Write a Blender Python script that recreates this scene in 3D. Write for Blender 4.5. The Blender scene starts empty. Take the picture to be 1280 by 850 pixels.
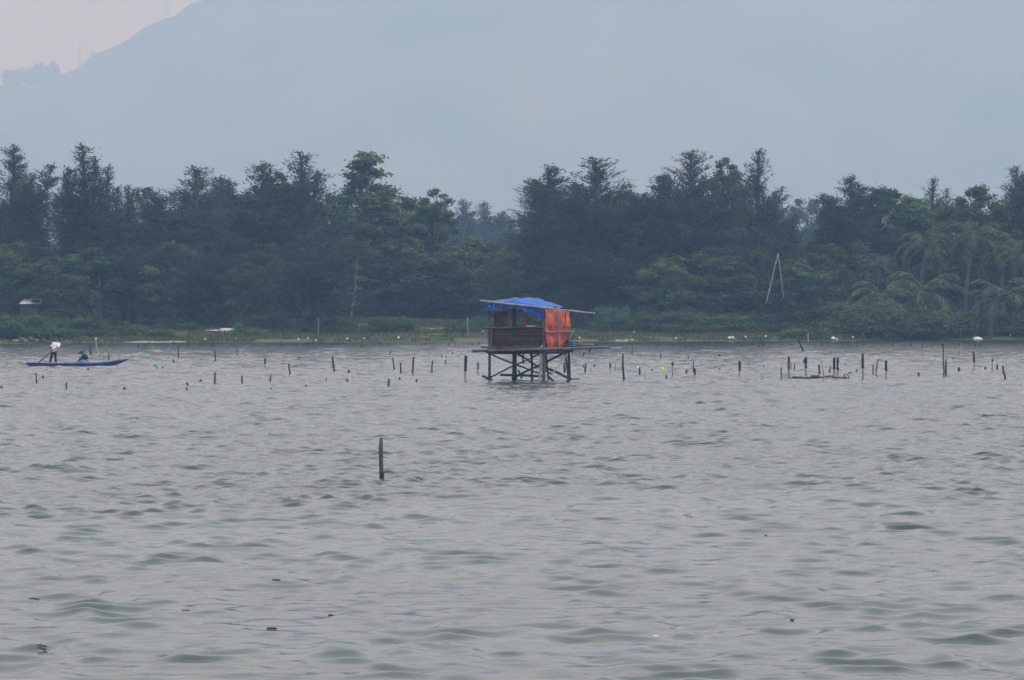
import bpy, bmesh, math, random
import numpy as np
from mathutils import Vector, Matrix, Euler, noise as mnoise

# ---------------------------------------------------------------- camera, sky, sun, exposure
scn = bpy.context.scene
COL = scn.collection
F = 5200.0            # focal length in photo pixels (photo 1280 x 850)
CAMH = 4.4            # eye height above the lagoon
HY = 372.0            # photo row of the horizon
cam_d = bpy.data.cameras.new('camera')
cam = bpy.data.objects.new('camera', cam_d)
COL.objects.link(cam)
cam.location = (0, 0, CAMH)
cam.rotation_euler = (math.radians(90), 0, 0)
cam_d.sensor_width = 36.0
cam_d.lens = 36.0 * F / 1280.0
cam_d.shift_y = -(425.0 - HY) / 1280.0
cam_d.clip_start = 0.5
cam_d.clip_end = 60000
scn.camera = cam

SUN_EL, SUN_AZ = 50.0, 104.0       # azimuth clockwise from the view direction (+Y)
world = bpy.data.worlds.new('World')
scn.world = world
world.use_nodes = True
wn = world.node_tree
for n_ in list(wn.nodes):
    wn.nodes.remove(n_)
w_out = wn.nodes.new('ShaderNodeOutputWorld')
w_bg = wn.nodes.new('ShaderNodeBackground')
w_sky = wn.nodes.new('ShaderNodeTexSky')
w_sky.sky_type = 'NISHITA'
w_sky.sun_disc = False
w_sky.sun_elevation = math.radians(SUN_EL)
w_sky.sun_rotation = math.radians(SUN_AZ)
w_sky.air_density = 1.0
w_sky.dust_density = 4.0
w_sky.ozone_density = 1.0
w_hsv = wn.nodes.new('ShaderNodeHueSaturation')
w_hsv.inputs['Saturation'].default_value = 0.42
wn.links.new(w_sky.outputs['Color'], w_hsv.inputs['Color'])
w_tint = wn.nodes.new('ShaderNodeMix'); w_tint.data_type = 'RGBA'; w_tint.blend_type = 'MULTIPLY'
w_tint.inputs[0].default_value = 1.0
w_tint.inputs[7].default_value = (0.93, 0.98, 1.08, 1)
wn.links.new(w_hsv.outputs['Color'], w_tint.inputs[6])
w_veil = wn.nodes.new('ShaderNodeMix'); w_veil.data_type = 'RGBA'      # an even veil of cloud over the clear sky
w_veil.inputs[0].default_value = 0.92
w_veil.inputs[7].default_value = (6.85, 7.45, 8.7, 1)
wn.links.new(w_tint.outputs[2], w_veil.inputs[6])
wn.links.new(w_veil.outputs[2], w_bg.inputs['Color'])
w_bg.inputs['Strength'].default_value = 0.14
wn.links.new(w_bg.outputs['Background'], w_out.inputs['Surface'])

sun_d = bpy.data.lights.new('sun', 'SUN')
sun_d.energy = 1.5
sun_d.angle = math.radians(14)
sun_d.color = (1.0, 0.985, 0.965)
sun = bpy.data.objects.new('sun', sun_d)
COL.objects.link(sun)
sd = Vector((math.sin(math.radians(SUN_AZ)) * math.cos(math.radians(SUN_EL)),
             math.cos(math.radians(SUN_AZ)) * math.cos(math.radians(SUN_EL)),
             math.sin(math.radians(SUN_EL))))
sun.rotation_euler = sd.to_track_quat('Z', 'Y').to_euler()
sun.location = (0, 0, 200)

scn.view_settings.view_transform = 'Standard'
scn.view_settings.look = 'None'
scn.view_settings.exposure = 0.66
scn.view_settings.gamma = 1.0
scn.view_settings.use_curve_mapping = False
scn.render.engine = 'CYCLES'
scn.cycles.use_denoising = True
scn.cycles.max_bounces = 6
scn.cycles.diffuse_bounces = 3
scn.cycles.glossy_bounces = 3
scn.cycles.volume_bounces = 1
scn.cycles.transparent_max_bounces = 4
scn.cycles.caustics_reflective = False
scn.cycles.caustics_refractive = False

# haze numbers (box built after the terrain)
HAZE_DENS = 0.00040
HAZE_COL = (0.29, 0.45, 0.73)

# ---------------------------------------------------------------- helpers
def tag(o, label=None, cat=None, group=None, kind=None):
    if label: o['label'] = label
    if cat: o['category'] = cat
    if group: o['group'] = group
    if kind: o['kind'] = kind
    return o

def link(o, parent=None):
    COL.objects.link(o)
    if parent is not None:
        o.parent = parent
    return o

def empty(name, loc, rz=0.0):
    o = bpy.data.objects.new(name, None)
    COL.objects.link(o)
    o.location = loc
    o.rotation_euler = (0, 0, rz)
    o.empty_display_size = 0.3
    return o

def mesh_np(name, V, FA, smooth=False):
    V = np.asarray(V, dtype=np.float32); FA = np.asarray(FA, dtype=np.int32)
    m, k = FA.shape
    me = bpy.data.meshes.new(name)
    me.vertices.add(len(V)); me.vertices.foreach_set('co', V.ravel())
    me.loops.add(m * k); me.loops.foreach_set('vertex_index', FA.ravel())
    me.polygons.add(m)
    me.polygons.foreach_set('loop_start', np.arange(0, m * k, k, dtype=np.int32))
    me.update(calc_edges=True)
    if smooth:
        me.polygons.foreach_set('use_smooth', np.ones(m, dtype=bool))
    return me

class MB:
    """collects shapes into one mesh"""
    def __init__(self):
        self.v = []; self.f = []
    def add(self, vs, fs):
        o = len(self.v)
        self.v.extend([tuple(p) for p in vs])
        self.f.extend([tuple(i + o for i in f) for f in fs])
        return self
    def tube(self, pts, rad, n=7, wob=0.0, rng=None):
        pts = [Vector(p) for p in pts]
        if not isinstance(rad, (list, tuple)):
            rad = [rad] * len(pts)
        vs = []; fs = []
        ref = None
        for i, p in enumerate(pts):
            d = (pts[min(i + 1, len(pts) - 1)] - pts[max(i - 1, 0)]).normalized()
            if ref is None:
                ref = Vector((1, 0, 0)) if abs(d.x) < 0.8 else Vector((0, 1, 0))
            a = d.cross(ref).normalized(); b = d.cross(a).normalized(); ref = b.cross(d) if False else ref
            for k in range(n):
                t = 2 * math.pi * k / n
                r = rad[i] * (1 + (rng.uniform(-wob, wob) if rng else 0))
                vs.append(p + a * (math.cos(t) * r) + b * (math.sin(t) * r))
        m = len(pts)
        for i in range(m - 1):
            for k in range(n):
                k2 = (k + 1) % n
                fs.append((i * n + k, i * n + k2, (i + 1) * n + k2, (i + 1) * n + k))
        fs.append(tuple(range(n - 1, -1, -1)))
        fs.append(tuple((m - 1) * n + k for k in range(n)))
        return self.add(vs, fs)
    def box(self, c, s, rot=None):
        c = Vector(c); h = Vector(s) * 0.5
        vs = []
        for z in (-1, 1):
            for x, y in ((-1, -1), (1, -1), (1, 1), (-1, 1)):
                p = Vector((x * h.x, y * h.y, z * h.z))
                if rot is not None:
                    p = rot @ p
                vs.append(c + p)
        return self.add(vs, [(3, 2, 1, 0), (4, 5, 6, 7), (0, 1, 5, 4), (1, 2, 6, 5), (2, 3, 7, 6), (3, 0, 4, 7)])
    def grid(self, fn, nu, nv, thick=0.0):
        P = [[Vector(fn(i / nu, j / nv)) for j in range(nv + 1)] for i in range(nu + 1)]
        vs = [P[i][j] for i in range(nu + 1) for j in range(nv + 1)]
        w = nv + 1
        fs = [(i * w + j, (i + 1) * w + j, (i + 1) * w + j + 1, i * w + j + 1) for i in range(nu) for j in range(nv)]
        return self.add(vs, fs)
    def mesh(self, name, smooth=False):
        me = bpy.data.meshes.new(name)
        me.from_pydata(self.v, [], self.f)
        me.update()
        bm = bmesh.new(); bm.from_mesh(me)
        bmesh.ops.recalc_face_normals(bm, faces=bm.faces)
        bm.to_mesh(me); bm.free()
        if smooth:
            for p in me.polygons: p.use_smooth = True
        return me
    def build(self, name, mat, parent=None, smooth=False):
        me = self.mesh(name, smooth)
        me.materials.append(mat)
        return link(bpy.data.objects.new(name, me), parent)

def fbm(x, y, seed=0, octs=4, scale=1.0):
    """cheap numpy value-noise style fbm out of sines"""
    r = np.random.RandomState(seed)
    out = np.zeros_like(np.asarray(x, dtype=float)); amp = 1.0; fr = scale
    for o in range(octs):
        for k in range(4):
            a = r.uniform(0, 2 * math.pi)
            out = out + amp * 0.35 * np.sin((x * math.cos(a) + y * math.sin(a)) * fr * r.uniform(.7, 1.3) + r.uniform(0, 6.28))
        amp *= 0.5; fr *= 2.0
    return out

# ---------------------------------------------------------------- materials
def mat(name, c1, c2=None, rough=0.8, scale=3.0, bump=0.0, bscale=None, spec=0.3, stretch=None, rnd=0.0,
        coords='Object', transl=0.0, contrast=(0.35, 0.65)):
    m = bpy.data.materials.new(name); m.use_nodes = True
    nt = m.node_tree; N = nt.nodes; L = nt.links
    b = N['Principled BSDF']
    b.inputs['Roughness'].default_value = rough
    b.inputs['Specular IOR Level'].default_value = spec
    tc = N.new('ShaderNodeTexCoord')
    mp = N.new('ShaderNodeMapping')
    if stretch: mp.inputs['Scale'].default_value = stretch
    L.new(tc.outputs[coords], mp.inputs['Vector'])
    col_out = None
    if c2 is not None:
        nz = N.new('ShaderNodeTexNoise'); nz.inputs['Scale'].default_value = scale
        nz.inputs['Detail'].default_value = 4.0
        L.new(mp.outputs['Vector'], nz.inputs['Vector'])
        rp = N.new('ShaderNodeValToRGB')
        rp.color_ramp.elements[0].position = contrast[0]; rp.color_ramp.elements[0].color = (*c1, 1)
        rp.color_ramp.elements[1].position = contrast[1]; rp.color_ramp.elements[1].color = (*c2, 1)
        L.new(nz.outputs['Fac'], rp.inputs['Fac'])
        col_out = rp.outputs['Color']
    if rnd > 0:
        oi = N.new('ShaderNodeObjectInfo')
        hs = N.new('ShaderNodeHueSaturation')
        mr = N.new('ShaderNodeMapRange')
        mr.inputs['To Min'].default_value = 1 - rnd; mr.inputs['To Max'].default_value = 1 + rnd
        L.new(oi.outputs['Random'], mr.inputs['Value'])
        L.new(mr.outputs['Result'], hs.inputs['Value'])
        mr2 = N.new('ShaderNodeMapRange')
        mr2.inputs['To Min'].default_value = 0.48; mr2.inputs['To Max'].default_value = 0.52
        wnz = N.new('ShaderNodeTexWhiteNoise'); wnz.noise_dimensions = '1D'
        L.new(oi.outputs['Random'], wnz.inputs['W'])
        L.new(wnz.outputs['Value'], mr2.inputs['Value'])
        L.new(mr2.outputs['Result'], hs.inputs['Hue'])
        if col_out is not None: L.new(col_out, hs.inputs['Color'])
        else: hs.inputs['Color'].default_value = (*c1, 1)
        col_out = hs.outputs['Color']
    if col_out is not None: L.new(col_out, b.inputs['Base Color'])
    else: b.inputs['Base Color'].default_value = (*c1, 1)
    if bump > 0:
        nb = N.new('ShaderNodeTexNoise'); nb.inputs['Scale'].default_value = bscale or scale * 3
        nb.inputs['Detail'].default_value = 5.0
        L.new(mp.outputs['Vector'], nb.inputs['Vector'])
        bp = N.new('ShaderNodeBump'); bp.inputs['Strength'].default_value = bump; bp.inputs['Distance'].default_value = 0.05
        L.new(nb.outputs['Fac'], bp.inputs['Height']); L.new(bp.outputs['Normal'], b.inputs['Normal'])
    if transl > 0:
        tr = N.new('ShaderNodeBsdfTranslucent'); mx = N.new('ShaderNodeMixShader'); mx.inputs[0].default_value = transl
        if col_out is not None: L.new(col_out, tr.inputs['Color'])
        else: tr.inputs['Color'].default_value = (*c1, 1)
        L.new(b.outputs[0], mx.inputs[1]); L.new(tr.outputs[0], mx.inputs[2])
        L.new(mx.outputs[0], N['Material Output'].inputs['Surface'])
    return m

M = {}
M['cas'] = mat('casuarina_needles', (0.028, 0.042, 0.034), (0.058, 0.078, 0.056), 0.9, 0.45, spec=0.1, rnd=0.25, transl=0.3)
M['brd'] = mat('broad_leaves', (0.040, 0.074, 0.034), (0.090, 0.140, 0.056), 0.8, 0.5, spec=0.15, rnd=0.28, transl=0.3)
M['bush'] = mat('mangrove_leaves', (0.040, 0.074, 0.034), (0.090, 0.140, 0.052), 0.8, 0.6, spec=0.15, rnd=0.25, transl=0.3)
M['palm'] = mat('palm_leaflets', (0.046, 0.078, 0.035), (0.092, 0.120, 0.052), 0.7, 1.2, spec=0.2, rnd=0.12, transl=0.2)
M['bark'] = mat('bark', (0.05, 0.042, 0.036), (0.10, 0.085, 0.07), 0.95, 2.5, bump=0.4, stretch=(1, 1, .25))
M['palebark'] = mat('pale_bark', (0.085, 0.082, 0.078), (0.14, 0.135, 0.125), 0.95, 2.0, bump=0.3, stretch=(1, 1, .2))
M['rib'] = mat('palm_rib', (0.06, 0.072, 0.035), (0.095, 0.10, 0.05), .7, 1.0, rnd=.1)
M['grass'] = mat('grass_blades', (0.050, 0.074, 0.028), (0.105, 0.118, 0.048), 0.9, 0.25, spec=0.1, transl=0.15)
M['land'] = mat('bank_soil', (0.038, 0.054, 0.023), (0.076, 0.086, 0.040), 0.95, 0.22, bump=0.3, bscale=2.0)
M['sand'] = mat('wet_sand', (0.17, 0.155, 0.125), (0.25, 0.23, 0.19), 0.95, 0.8, bump=0.2)
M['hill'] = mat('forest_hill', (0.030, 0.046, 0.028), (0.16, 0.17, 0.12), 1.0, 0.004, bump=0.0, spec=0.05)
M['bed'] = mat('lagoon_bed', (0.10, 0.095, 0.07), (0.16, 0.15, 0.11), 1.0, 0.3)
M['wood'] = mat('weathered_wood', (0.045, 0.036, 0.030), (0.10, 0.085, 0.07), 0.9, 3.0, bump=0.4, stretch=(1, 1, .3), rnd=0.2)
M['wetwood'] = mat('dark_wet_wood', (0.012, 0.011, 0.012), (0.03, 0.026, 0.024), 0.75, 5.0, bump=0.4, rnd=0.2)
M['palewood'] = mat('pale_bamboo', (0.19, 0.18, 0.165), (0.31, 0.295, 0.275), 0.85, 4.0, bump=0.3, stretch=(1, 1, .3), rnd=0.12)
M['pinkwood'] = mat('reddish_pole', (0.20, 0.115, 0.105), (0.30, 0.19, 0.17), 0.85, 4.0, rnd=0.1)
M['rubber'] = mat('black_sleeve', (0.010, 0.010, 0.013), (0.022, 0.02, 0.022), 0.6, 5.0)

# ---------------------------------------------------------------- pixel <-> place
def at(px, py, D):
    return Vector(((px - 640.0) / F * D, D, CAMH - (py - HY) / F * D))
def wD(py):
    return F * CAMH / (py - HY)
def on_water(px, py):
    D = wD(py)
    return Vector(((px - 640.0) / F * D, D, 0.0))

SH_PX = [(-200, 431), (0, 430), (80, 428.6), (160, 428.3), (240, 428), (320, 428), (600, 427), (740, 427), (1000, 426), (1280, 424.6), (1480, 424)]
SHX = np.array([(p - 640.0) / F * wD(y) for p, y in SH_PX]); SHD = np.array([wD(y) for p, y in SH_PX])
LS = np.array([-6, -3, 0, 1.5, 6, 15, 50, 100, 400, 20000.]); LZ = np.array([-0.9, -0.35, 0.0, .22, .42, .72, 1.9, 2.0, 2.0, 2.0])
def shore(x):
    return np.interp(x, SHX, SHD) + 0.8 * np.sin(np.asarray(x) * .35) + 0.5 * np.sin(np.asarray(x) * .9 + 1)
def land_z(x, y):
    s = np.asarray(y) - shore(x)
    z = np.interp(s, LS, LZ)
    return z + np.clip(s / 10, 0, 1) * 0.10 * fbm(np.asarray(x, float), np.asarray(y, float), 5, 3, 0.25)

# ---------------------------------------------------------------- lagoon water
rw = np.random.RandomState(11)
NW = 150
W_LAM = np.exp(rw.uniform(math.log(0.26), math.log(1.35), NW))
W_ANG = rw.normal(0.12, 0.85, NW)                    # travel direction about the view axis
W_PH = rw.uniform(0, 2 * math.pi, NW)
W_SL = 0.205 * math.sqrt(2.0 / NW) * rw.uniform(.6, 1.4, NW) * np.where(W_LAM < .62, .8, 1.0)
W_AMP = W_SL * W_LAM / (2 * math.pi)
def wind(x, y):
    """0 in the smooth near water, 1 where the breeze ruffles the lagoon"""
    edge = 91.0 + 0.55 * x + 3.0 * np.sin(x * .32 + 1.0) + 2.0 * np.sin(x * .9 + y * .15)
    t = np.clip((y - edge + 2) / 6.0, 0, 1)
    return t * t * (3 - 2 * t)
def water_xyz(x, y, ds=0.0):
    """sum of trochoidal waves: sharp crests, flat troughs"""
    x = np.asarray(x, dtype=np.float64); y = np.asarray(y, dtype=np.float64)
    g = wind(x, y)
    sets = np.exp(0.22 * np.sin(x * .31 + y * .17 + 1) * np.sin(y * .23 - x * .12) + 0.26 * np.sin(x * 1.1 - y * .5 + 2 * np.sin(y * .21)) * np.sin(x * .63 + y * .37 + 2))
    z = np.zeros(np.broadcast(x, y).shape); ox = np.zeros_like(z); oy = np.zeros_like(z)
    for i in range(NW):
        k = 2 * math.pi / W_LAM[i]
        dx, dy = math.sin(W_ANG[i]), -math.cos(W_ANG[i])
        att = np.clip((W_LAM[i] / np.maximum(ds, 1e-3) - 2.2) / 3.0, 0, 1)
        sh = 1.0 / (1.0 + (W_LAM[i] / 0.62) ** 5)     # how much a short wave this is
        amp = W_AMP[i] * att * (1 - sh * 0.75 * (1 - g)) * (1 + 0.65 * g * sh) * sets
        ph = k * (dx * x + dy * y) + W_PH[i]
        z += amp * np.sin(ph); c = amp * np.cos(ph) * 1.45
        ox += dx * c; oy += dy * c
    return x + ox, y + oy, z
def water_z(x, y, ds=0.0):
    return water_xyz(x, y, ds)[2]

def build_water():
    rows = [38.0]
    while rows[-1] < 452:
        D = rows[-1]
        rows.append(D + 0.085 + (D - 38) * 0.00055)
    rows = np.array(rows)
    nf = 450
    uf = np.linspace(-1, 1, nf)
    pre = np.array([-300, -120, -40, 0, 15, 26, 32, 35, 37.])
    R = np.concatenate([pre, rows])
    outer = np.array([1.02, 1.06, 1.13, 1.25, 1.45, 1.8, 2.4, 3.5, 6.0, 11.0])
    U = np.concatenate([-outer[::-1], uf, outer])
    hw = 0.150 * np.maximum(R, 38) + 7.0
    X = hw[:, None] * U[None, :]
    X = X + np.sign(U)[None, :] * np.clip(np.abs(U) - 1, 0, None)[None, :] * 25.0
    Y = np.repeat(R[:, None], len(U), 1)
    dr = np.gradient(R)
    dc = hw * 2 / (nf - 1)
    ds = np.maximum(dr, dc)[:, None] * np.ones_like(X)
    du = np.gradient(U)[None, :] * hw[:, None]
    ds = np.where(np.abs(U)[None, :] > 1.0, np.maximum(ds, du), ds)
    X, Y, Z = water_xyz(X, Y, ds)
    n, m = X.shape
    V = np.stack([X, Y, Z], -1).reshape(-1, 3)
    idx = np.arange(n * m).reshape(n, m)
    FA = np.stack([idx[:-1, :-1], idx[:-1, 1:], idx[1:, 1:], idx[1:, :-1]], -1).reshape(-1, 4)
    me = mesh_np('lagoon_water', V, FA, smooth=True)
    m_ = bpy.data.materials.new('lagoon_water'); m_.use_nodes = True
    nt = m_.node_tree; N = nt.nodes; L = nt.links
    b = N['Principled BSDF']
    b.inputs['IOR'].default_value = 1.333
    b.inputs['Specular IOR Level'].default_value = 0.5
    geo = N.new('ShaderNodeNewGeometry')
    # greener, paler turbid water over the sandy shallows on the near side
    nz = N.new('ShaderNodeTexNoise'); nz.inputs['Scale'].default_value = 0.09; nz.inputs['Detail'].default_value = 3
    L.new(geo.outputs['Position'], nz.inputs['Vector'])
    rp = N.new('ShaderNodeValToRGB')
    rp.color_ramp.elements[0].position = .35; rp.color_ramp.elements[0].color = (0.008, 0.022, 0.018, 1)
    rp.color_ramp.elements[1].position = .7; rp.color_ramp.elements[1].color = (0.026, 0.050, 0.040, 1)
    L.new(nz.outputs['Fac'], rp.inputs['Fac']); L.new(rp.outputs['Color'], b.inputs['Base Color'])
    b.inputs['Roughness'].default_value = 0.045
    mp = N.new('ShaderNodeMapping'); mp.inputs['Scale'].default_value = (2.6, 4.6, 1.0)
    mp.inputs['Rotation'].default_value = (0, 0, 0.2)
    L.new(geo.outputs['Position'], mp.inputs['Vector'])
    n1 = N.new('ShaderNodeTexNoise'); n1.inputs['Scale'].default_value = 1.0; n1.inputs['Detail'].default_value = 3.0
    L.new(mp.outputs['Vector'], n1.inputs['Vector'])
    bp = N.new('ShaderNodeBump'); bp.inputs['Strength'].default_value = 0.5; bp.inputs['Distance'].default_value = 0.13
    # ruffled by the breeze farther out, smoother near: same edge as the waves
    sx = N.new('ShaderNodeSeparateXYZ'); L.new(geo.outputs['Position'], sx.inputs[0])
    ma = N.new('ShaderNodeMath'); ma.operation = 'MULTIPLY_ADD'
    L.new(sx.outputs['X'], ma.inputs[0]); ma.inputs[1].default_value = -0.55; L.new(sx.outputs['Y'], ma.inputs[2])
    mr = N.new('ShaderNodeMapRange'); mr.inputs['From Min'].default_value = 88; mr.inputs['From Max'].default_value = 97
    mr.inputs['To Min'].default_value = 0.07; mr.inputs['To Max'].default_value = 0.36
    L.new(ma.outputs[0], mr.inputs['Value']); L.new(mr.outputs['Result'], bp.inputs['Strength'])
    L.new(n1.outputs['Fac'], bp.inputs['Height']); L.new(bp.outputs['Normal'], b.inputs['Normal'])
    me.materials.append(m_)
    o = link(bpy.data.objects.new('lagoon_water', me))
    tag(o, 'grey green rippled lagoon water filling the foreground', None, None, 'structure')
build_water()

# lagoon bed
bed = MB(); bed.add([(-3800, -560, -2.0), (3800, -560, -2.0), (3800, 800, -2.0), (-3800, 800, -2.0)], [(0, 1, 2, 3)])
tag(bed.build('lagoon_bed', M['bed']), 'sandy bed below the lagoon water', None, None, 'structure')

# ---------------------------------------------------------------- land and hill
def build_land():
    xs = np.concatenate([[-3700, -1500, -600, -250, -150], np.arange(-110, 111, 1.2), [150, 250, 600, 1500, 3700]])
    ss = np.concatenate([np.arange(-6, 12, .6), np.arange(12, 60, 2.0), [64, 75, 100, 150, 250, 400, 700, 1200, 2500, 5000, 8000, 10600]])
    X = np.repeat(xs[None, :], len(ss), 0)
    Y = shore(X) + ss[:, None]
    Y = np.where(ss[:, None] > 60, 420 + ss[:, None] + 0 * X, Y)
    Z = land_z(X, Y)
    n, m = X.shape
    V = np.stack([X, Y, Z], -1).reshape(-1, 3); idx = np.arange(n * m).reshape(n, m)
    FA = np.stack([idx[:-1, :-1], idx[:-1, 1:], idx[1:, 1:], idx[1:, :-1]], -1).reshape(-1, 4)
    me = mesh_np('ground', V, FA, True); me.materials.append(M['land'])
    tag(link(bpy.data.objects.new('ground', me)), 'low grassy bank along the far shore of the lagoon', None, None, 'structure')
build_land()

HR = 8500.0
RIDGE = [(-1900, 330), (-1200, 290), (-700, 215), (-300, 150), (-120, 122), (0, 108), (20, 106), (75, 97), (88, 90), (100, 82), (115, 72), (140, 60), (165, 48),
         (176, 39), (200, 27), (217, 22), (226, 12), (245, 1), (320, -28), (420, -62), (640, -125), (900, -165), (1280, -150), (1700, -70), (2400, 60), (3000, 200)]
RX = np.array([(p - 640) / F * HR for p, y in RIDGE]); RZ = np.array([CAMH + (HY - y) / F * HR for p, y in RIDGE])
def ridge_z(x):
    return np.interp(x, RX, RZ)
def build_hill():
    xs = np.concatenate([np.arange(-3600, -1150, 120), np.arange(-1150, 1150, 9.0), np.arange(1150, 3601, 120)])
    ts = np.concatenate([np.linspace(0, 1, 36), 1 + np.linspace(0.08, 1.2, 10)])
    X = np.repeat(xs[None, :], len(ts), 0); T = np.repeat(ts[:, None], len(xs), 1)
    Y = HR - 1250 + T * 1250
    prof = np.where(T <= 1, 0.55 * T + 0.45 * (3 * T ** 2 - 2 * T ** 3), np.clip(1 - (T - 1) * .8, 0, 1))
    Z = ridge_z(X) * prof
    g = 0.8 - 2.2 * np.abs(fbm(X, Y * 0.45, 3, 4, 0.005))
    Z = Z + g * 38 * np.clip(T * 4, 0, 1) * np.clip((1 - T) * 3, 0, 1) * (T <= 1) + 1.5 * (T <= 1)
    Z = Z + fbm(X, Y, 9, 3, 0.07) * 4.5 * np.clip(T * 4, 0, 1)
    n, m = X.shape
    V = np.stack([X, Y, Z], -1).reshape(-1, 3); idx = np.arange(n * m).reshape(n, m)
    FA = np.stack([idx[:-1, :-1], idx[:-1, 1:], idx[1:, 1:], idx[1:, :-1]], -1).reshape(-1, 4)
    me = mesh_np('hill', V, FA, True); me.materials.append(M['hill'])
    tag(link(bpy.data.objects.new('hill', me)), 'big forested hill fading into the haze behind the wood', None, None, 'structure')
build_hill()

# haze: one closed box of even air round the whole scene
def build_haze():
    mb = MB(); mb.box((0, 5250, 476), (7900, 12100, 958))
    m = bpy.data.materials.new('haze'); m.use_nodes = True
    N = m.node_tree.nodes; N.remove(N['Principled BSDF'])
    v = N.new('ShaderNodeVolumePrincipled')
    v.inputs['Color'].default_value = (*HAZE_COL, 1)
    v.inputs['Absorption Color'].default_value = (0.465, 0.26, 0.0, 1)
    v.inputs['Density'].default_value = HAZE_DENS
    v.inputs['Anisotropy'].default_value = 0.0
    m.node_tree.links.new(v.outputs[0], N['Material Output'].inputs['Volume'])
    o = mb.build('haze', m)
    tag(o, 'pale blue humid haze filling the air over the lagoon', None, None, 'stuff')
build_haze()

# ---------------------------------------------------------------- trees
UP = np.array([0, 0, 1.0])
def unit(a):
    return a / np.maximum(np.linalg.norm(a, axis=-1, keepdims=True), 1e-6)
def strips(P, Dv, Ln, Wd, rng, tip=0.2):
    n = len(P)
    rv = unit(rng.normal(size=(n, 3)))
    S = unit(np.cross(Dv, rv)) * (Wd[:, None] * 0.5)
    E = P + Dv * Ln[:, None]
    V = np.stack([P - S, P + S, E + S * tip, E - S * tip], 1).reshape(-1, 3)
    FA = np.arange(n * 4).reshape(n, 4)
    return V, FA

def casuarina(seed, H=18.0, R=3.4, dens=52, bare=0.12, lead=3, airy=1.0):
    rng = np.random.RandomState(seed); rr = random.Random(seed)
    wood = MB(); PP = []; DD = []; LL = []; WW = []
    axes = []
    sway = rng.uniform(-.4, .4, 2)
    main = [np.array([sway[0] * (t ** 1.5) * 1.2, sway[1] * (t ** 1.5), H * t * 0.985]) for t in np.linspace(0, 1, 9)]
    wood.tube(main, [0.24 * (1 - t) ** .8 + 0.025 for t in np.linspace(0, 1, 9)], 6)
    axes.append((main, bare, 1.0, R))
    for k in range(lead):
        t0 = rng.uniform(.30, .55); top = rng.uniform(.78, .94)
        a = rng.uniform(0, 2 * math.pi); out = R * rng.uniform(.30, .62)
        b0 = main[0] + (main[-1] - main[0]) * t0
        pts = []
        for t in np.linspace(0, 1, 6):
            pts.append(b0 + np.array([math.cos(a) * out * (t ** .6), math.sin(a) * out * (t ** .6), (top - t0) * H * t]))
        wood.tube(pts, [0.12 * (1 - t) + 0.02 for t in np.linspace(0, 1, 6)], 5)
        axes.append((pts, 0.12, top, R * 0.55))
    for pts, t_min, top, rad in axes:
        pts = np.array(pts); L_ax = np.linalg.norm(pts[-1] - pts[0])
        nb = int(L_ax * (8.0 if rad > R * .8 else 6.6))
        for b in range(nb):
            t = t_min + (1 - t_min) * (b + rng.uniform(0, 1)) / nb
            f = t * (len(pts) - 1); i = min(int(f), len(pts) - 2)
            p0 = pts[i] + (pts[i + 1] - pts[i]) * (f - i)
            env = min(1.0, (t - t_min) * 5 + .45) * (1 - t) ** 0.70
            wisp = rng.uniform() < .16
            Lb = rad * (env * rng.uniform(.35, 1.15) + 0.07) * (1.5 if wisp else 1)
            az = rng.uniform(0, 2 * math.pi); el = math.radians(rng.uniform(-2, 56) + 30 * t)
            d = np.array([math.cos(az) * math.cos(el), math.sin(az) * math.cos(el), math.sin(el)])
            bend = rng.uniform(-.05, .42)
            q = [p0 + d * Lb * s + UP * bend * Lb * s * s for s in (0, .5, 1)]
            wood.tube(q, [0.045, 0.03, 0.012], 3)
            ns = max(7, int((Lb + .2) * dens * airy * (.55 + .6 * (1 - t)) * (.55 if wisp else 1)))
            s = rng.uniform(.16, 1.0, ns) ** 0.8
            P = p0 + d * (Lb * s)[:, None] + UP * (bend * Lb * s * s)[:, None]
            P = P + rng.normal(size=(ns, 3)) * (0.10 + 0.17 * Lb * (1.05 - s) * .6)[:, None]
            D_ = unit(d * 0.6 + UP * rng.uniform(0, 1.0, ns)[:, None] + rng.normal(size=(ns, 3)) * .45)
            PP.append(P); DD.append(D_); LL.append(rng.uniform(.20, .55, ns) * (.55 + .5 * (1 - t))); WW.append(rng.uniform(.04, .085, ns))
    P = np.concatenate(PP)
    V, FA = strips(P, np.concatenate(DD), np.concatenate(LL), np.concatenate(WW), rng, 0.25)
    return wood, V, FA, H, R * 2

def leaves(centers, radii, n, size, rng, squash=0.8, shell=0.45):
    """leaf quads in the volume of ragged clumps"""
    w = radii ** 2; w = w / w.sum()
    ci = rng.choice(len(centers), n, p=w)
    d = unit(rng.normal(size=(n, 3)))
    r = np.minimum(np.abs(rng.normal(0.62, .34, n)), 1.5)
    lump = 1 + 0.22 * np.sin(d[:, 0] * 5 + ci) * np.sin(d[:, 2] * 6 + ci * 2.1) + rng.normal(0, .08, n)
    P = centers[ci] + d * (radii[ci] * r * lump)[:, None] * np.array([1, 1, squash])
    nrm = unit(d * .9 + UP * .35 + rng.normal(size=(n, 3)) * .75)
    a = unit(np.cross(nrm, rng.normal(size=(n, 3)))); b = np.cross(nrm, a)
    sz = size * rng.uniform(.55, 1.2, n)
    A = a * (sz * .5)[:, None]; B = b * (sz * .32)[:, None]
    V = np.stack([P - A, P + B - A * .15, P + A, P - B + A * .1], 1).reshape(-1, 3)
    return V, np.arange(n * 4).reshape(n, 4)

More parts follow.
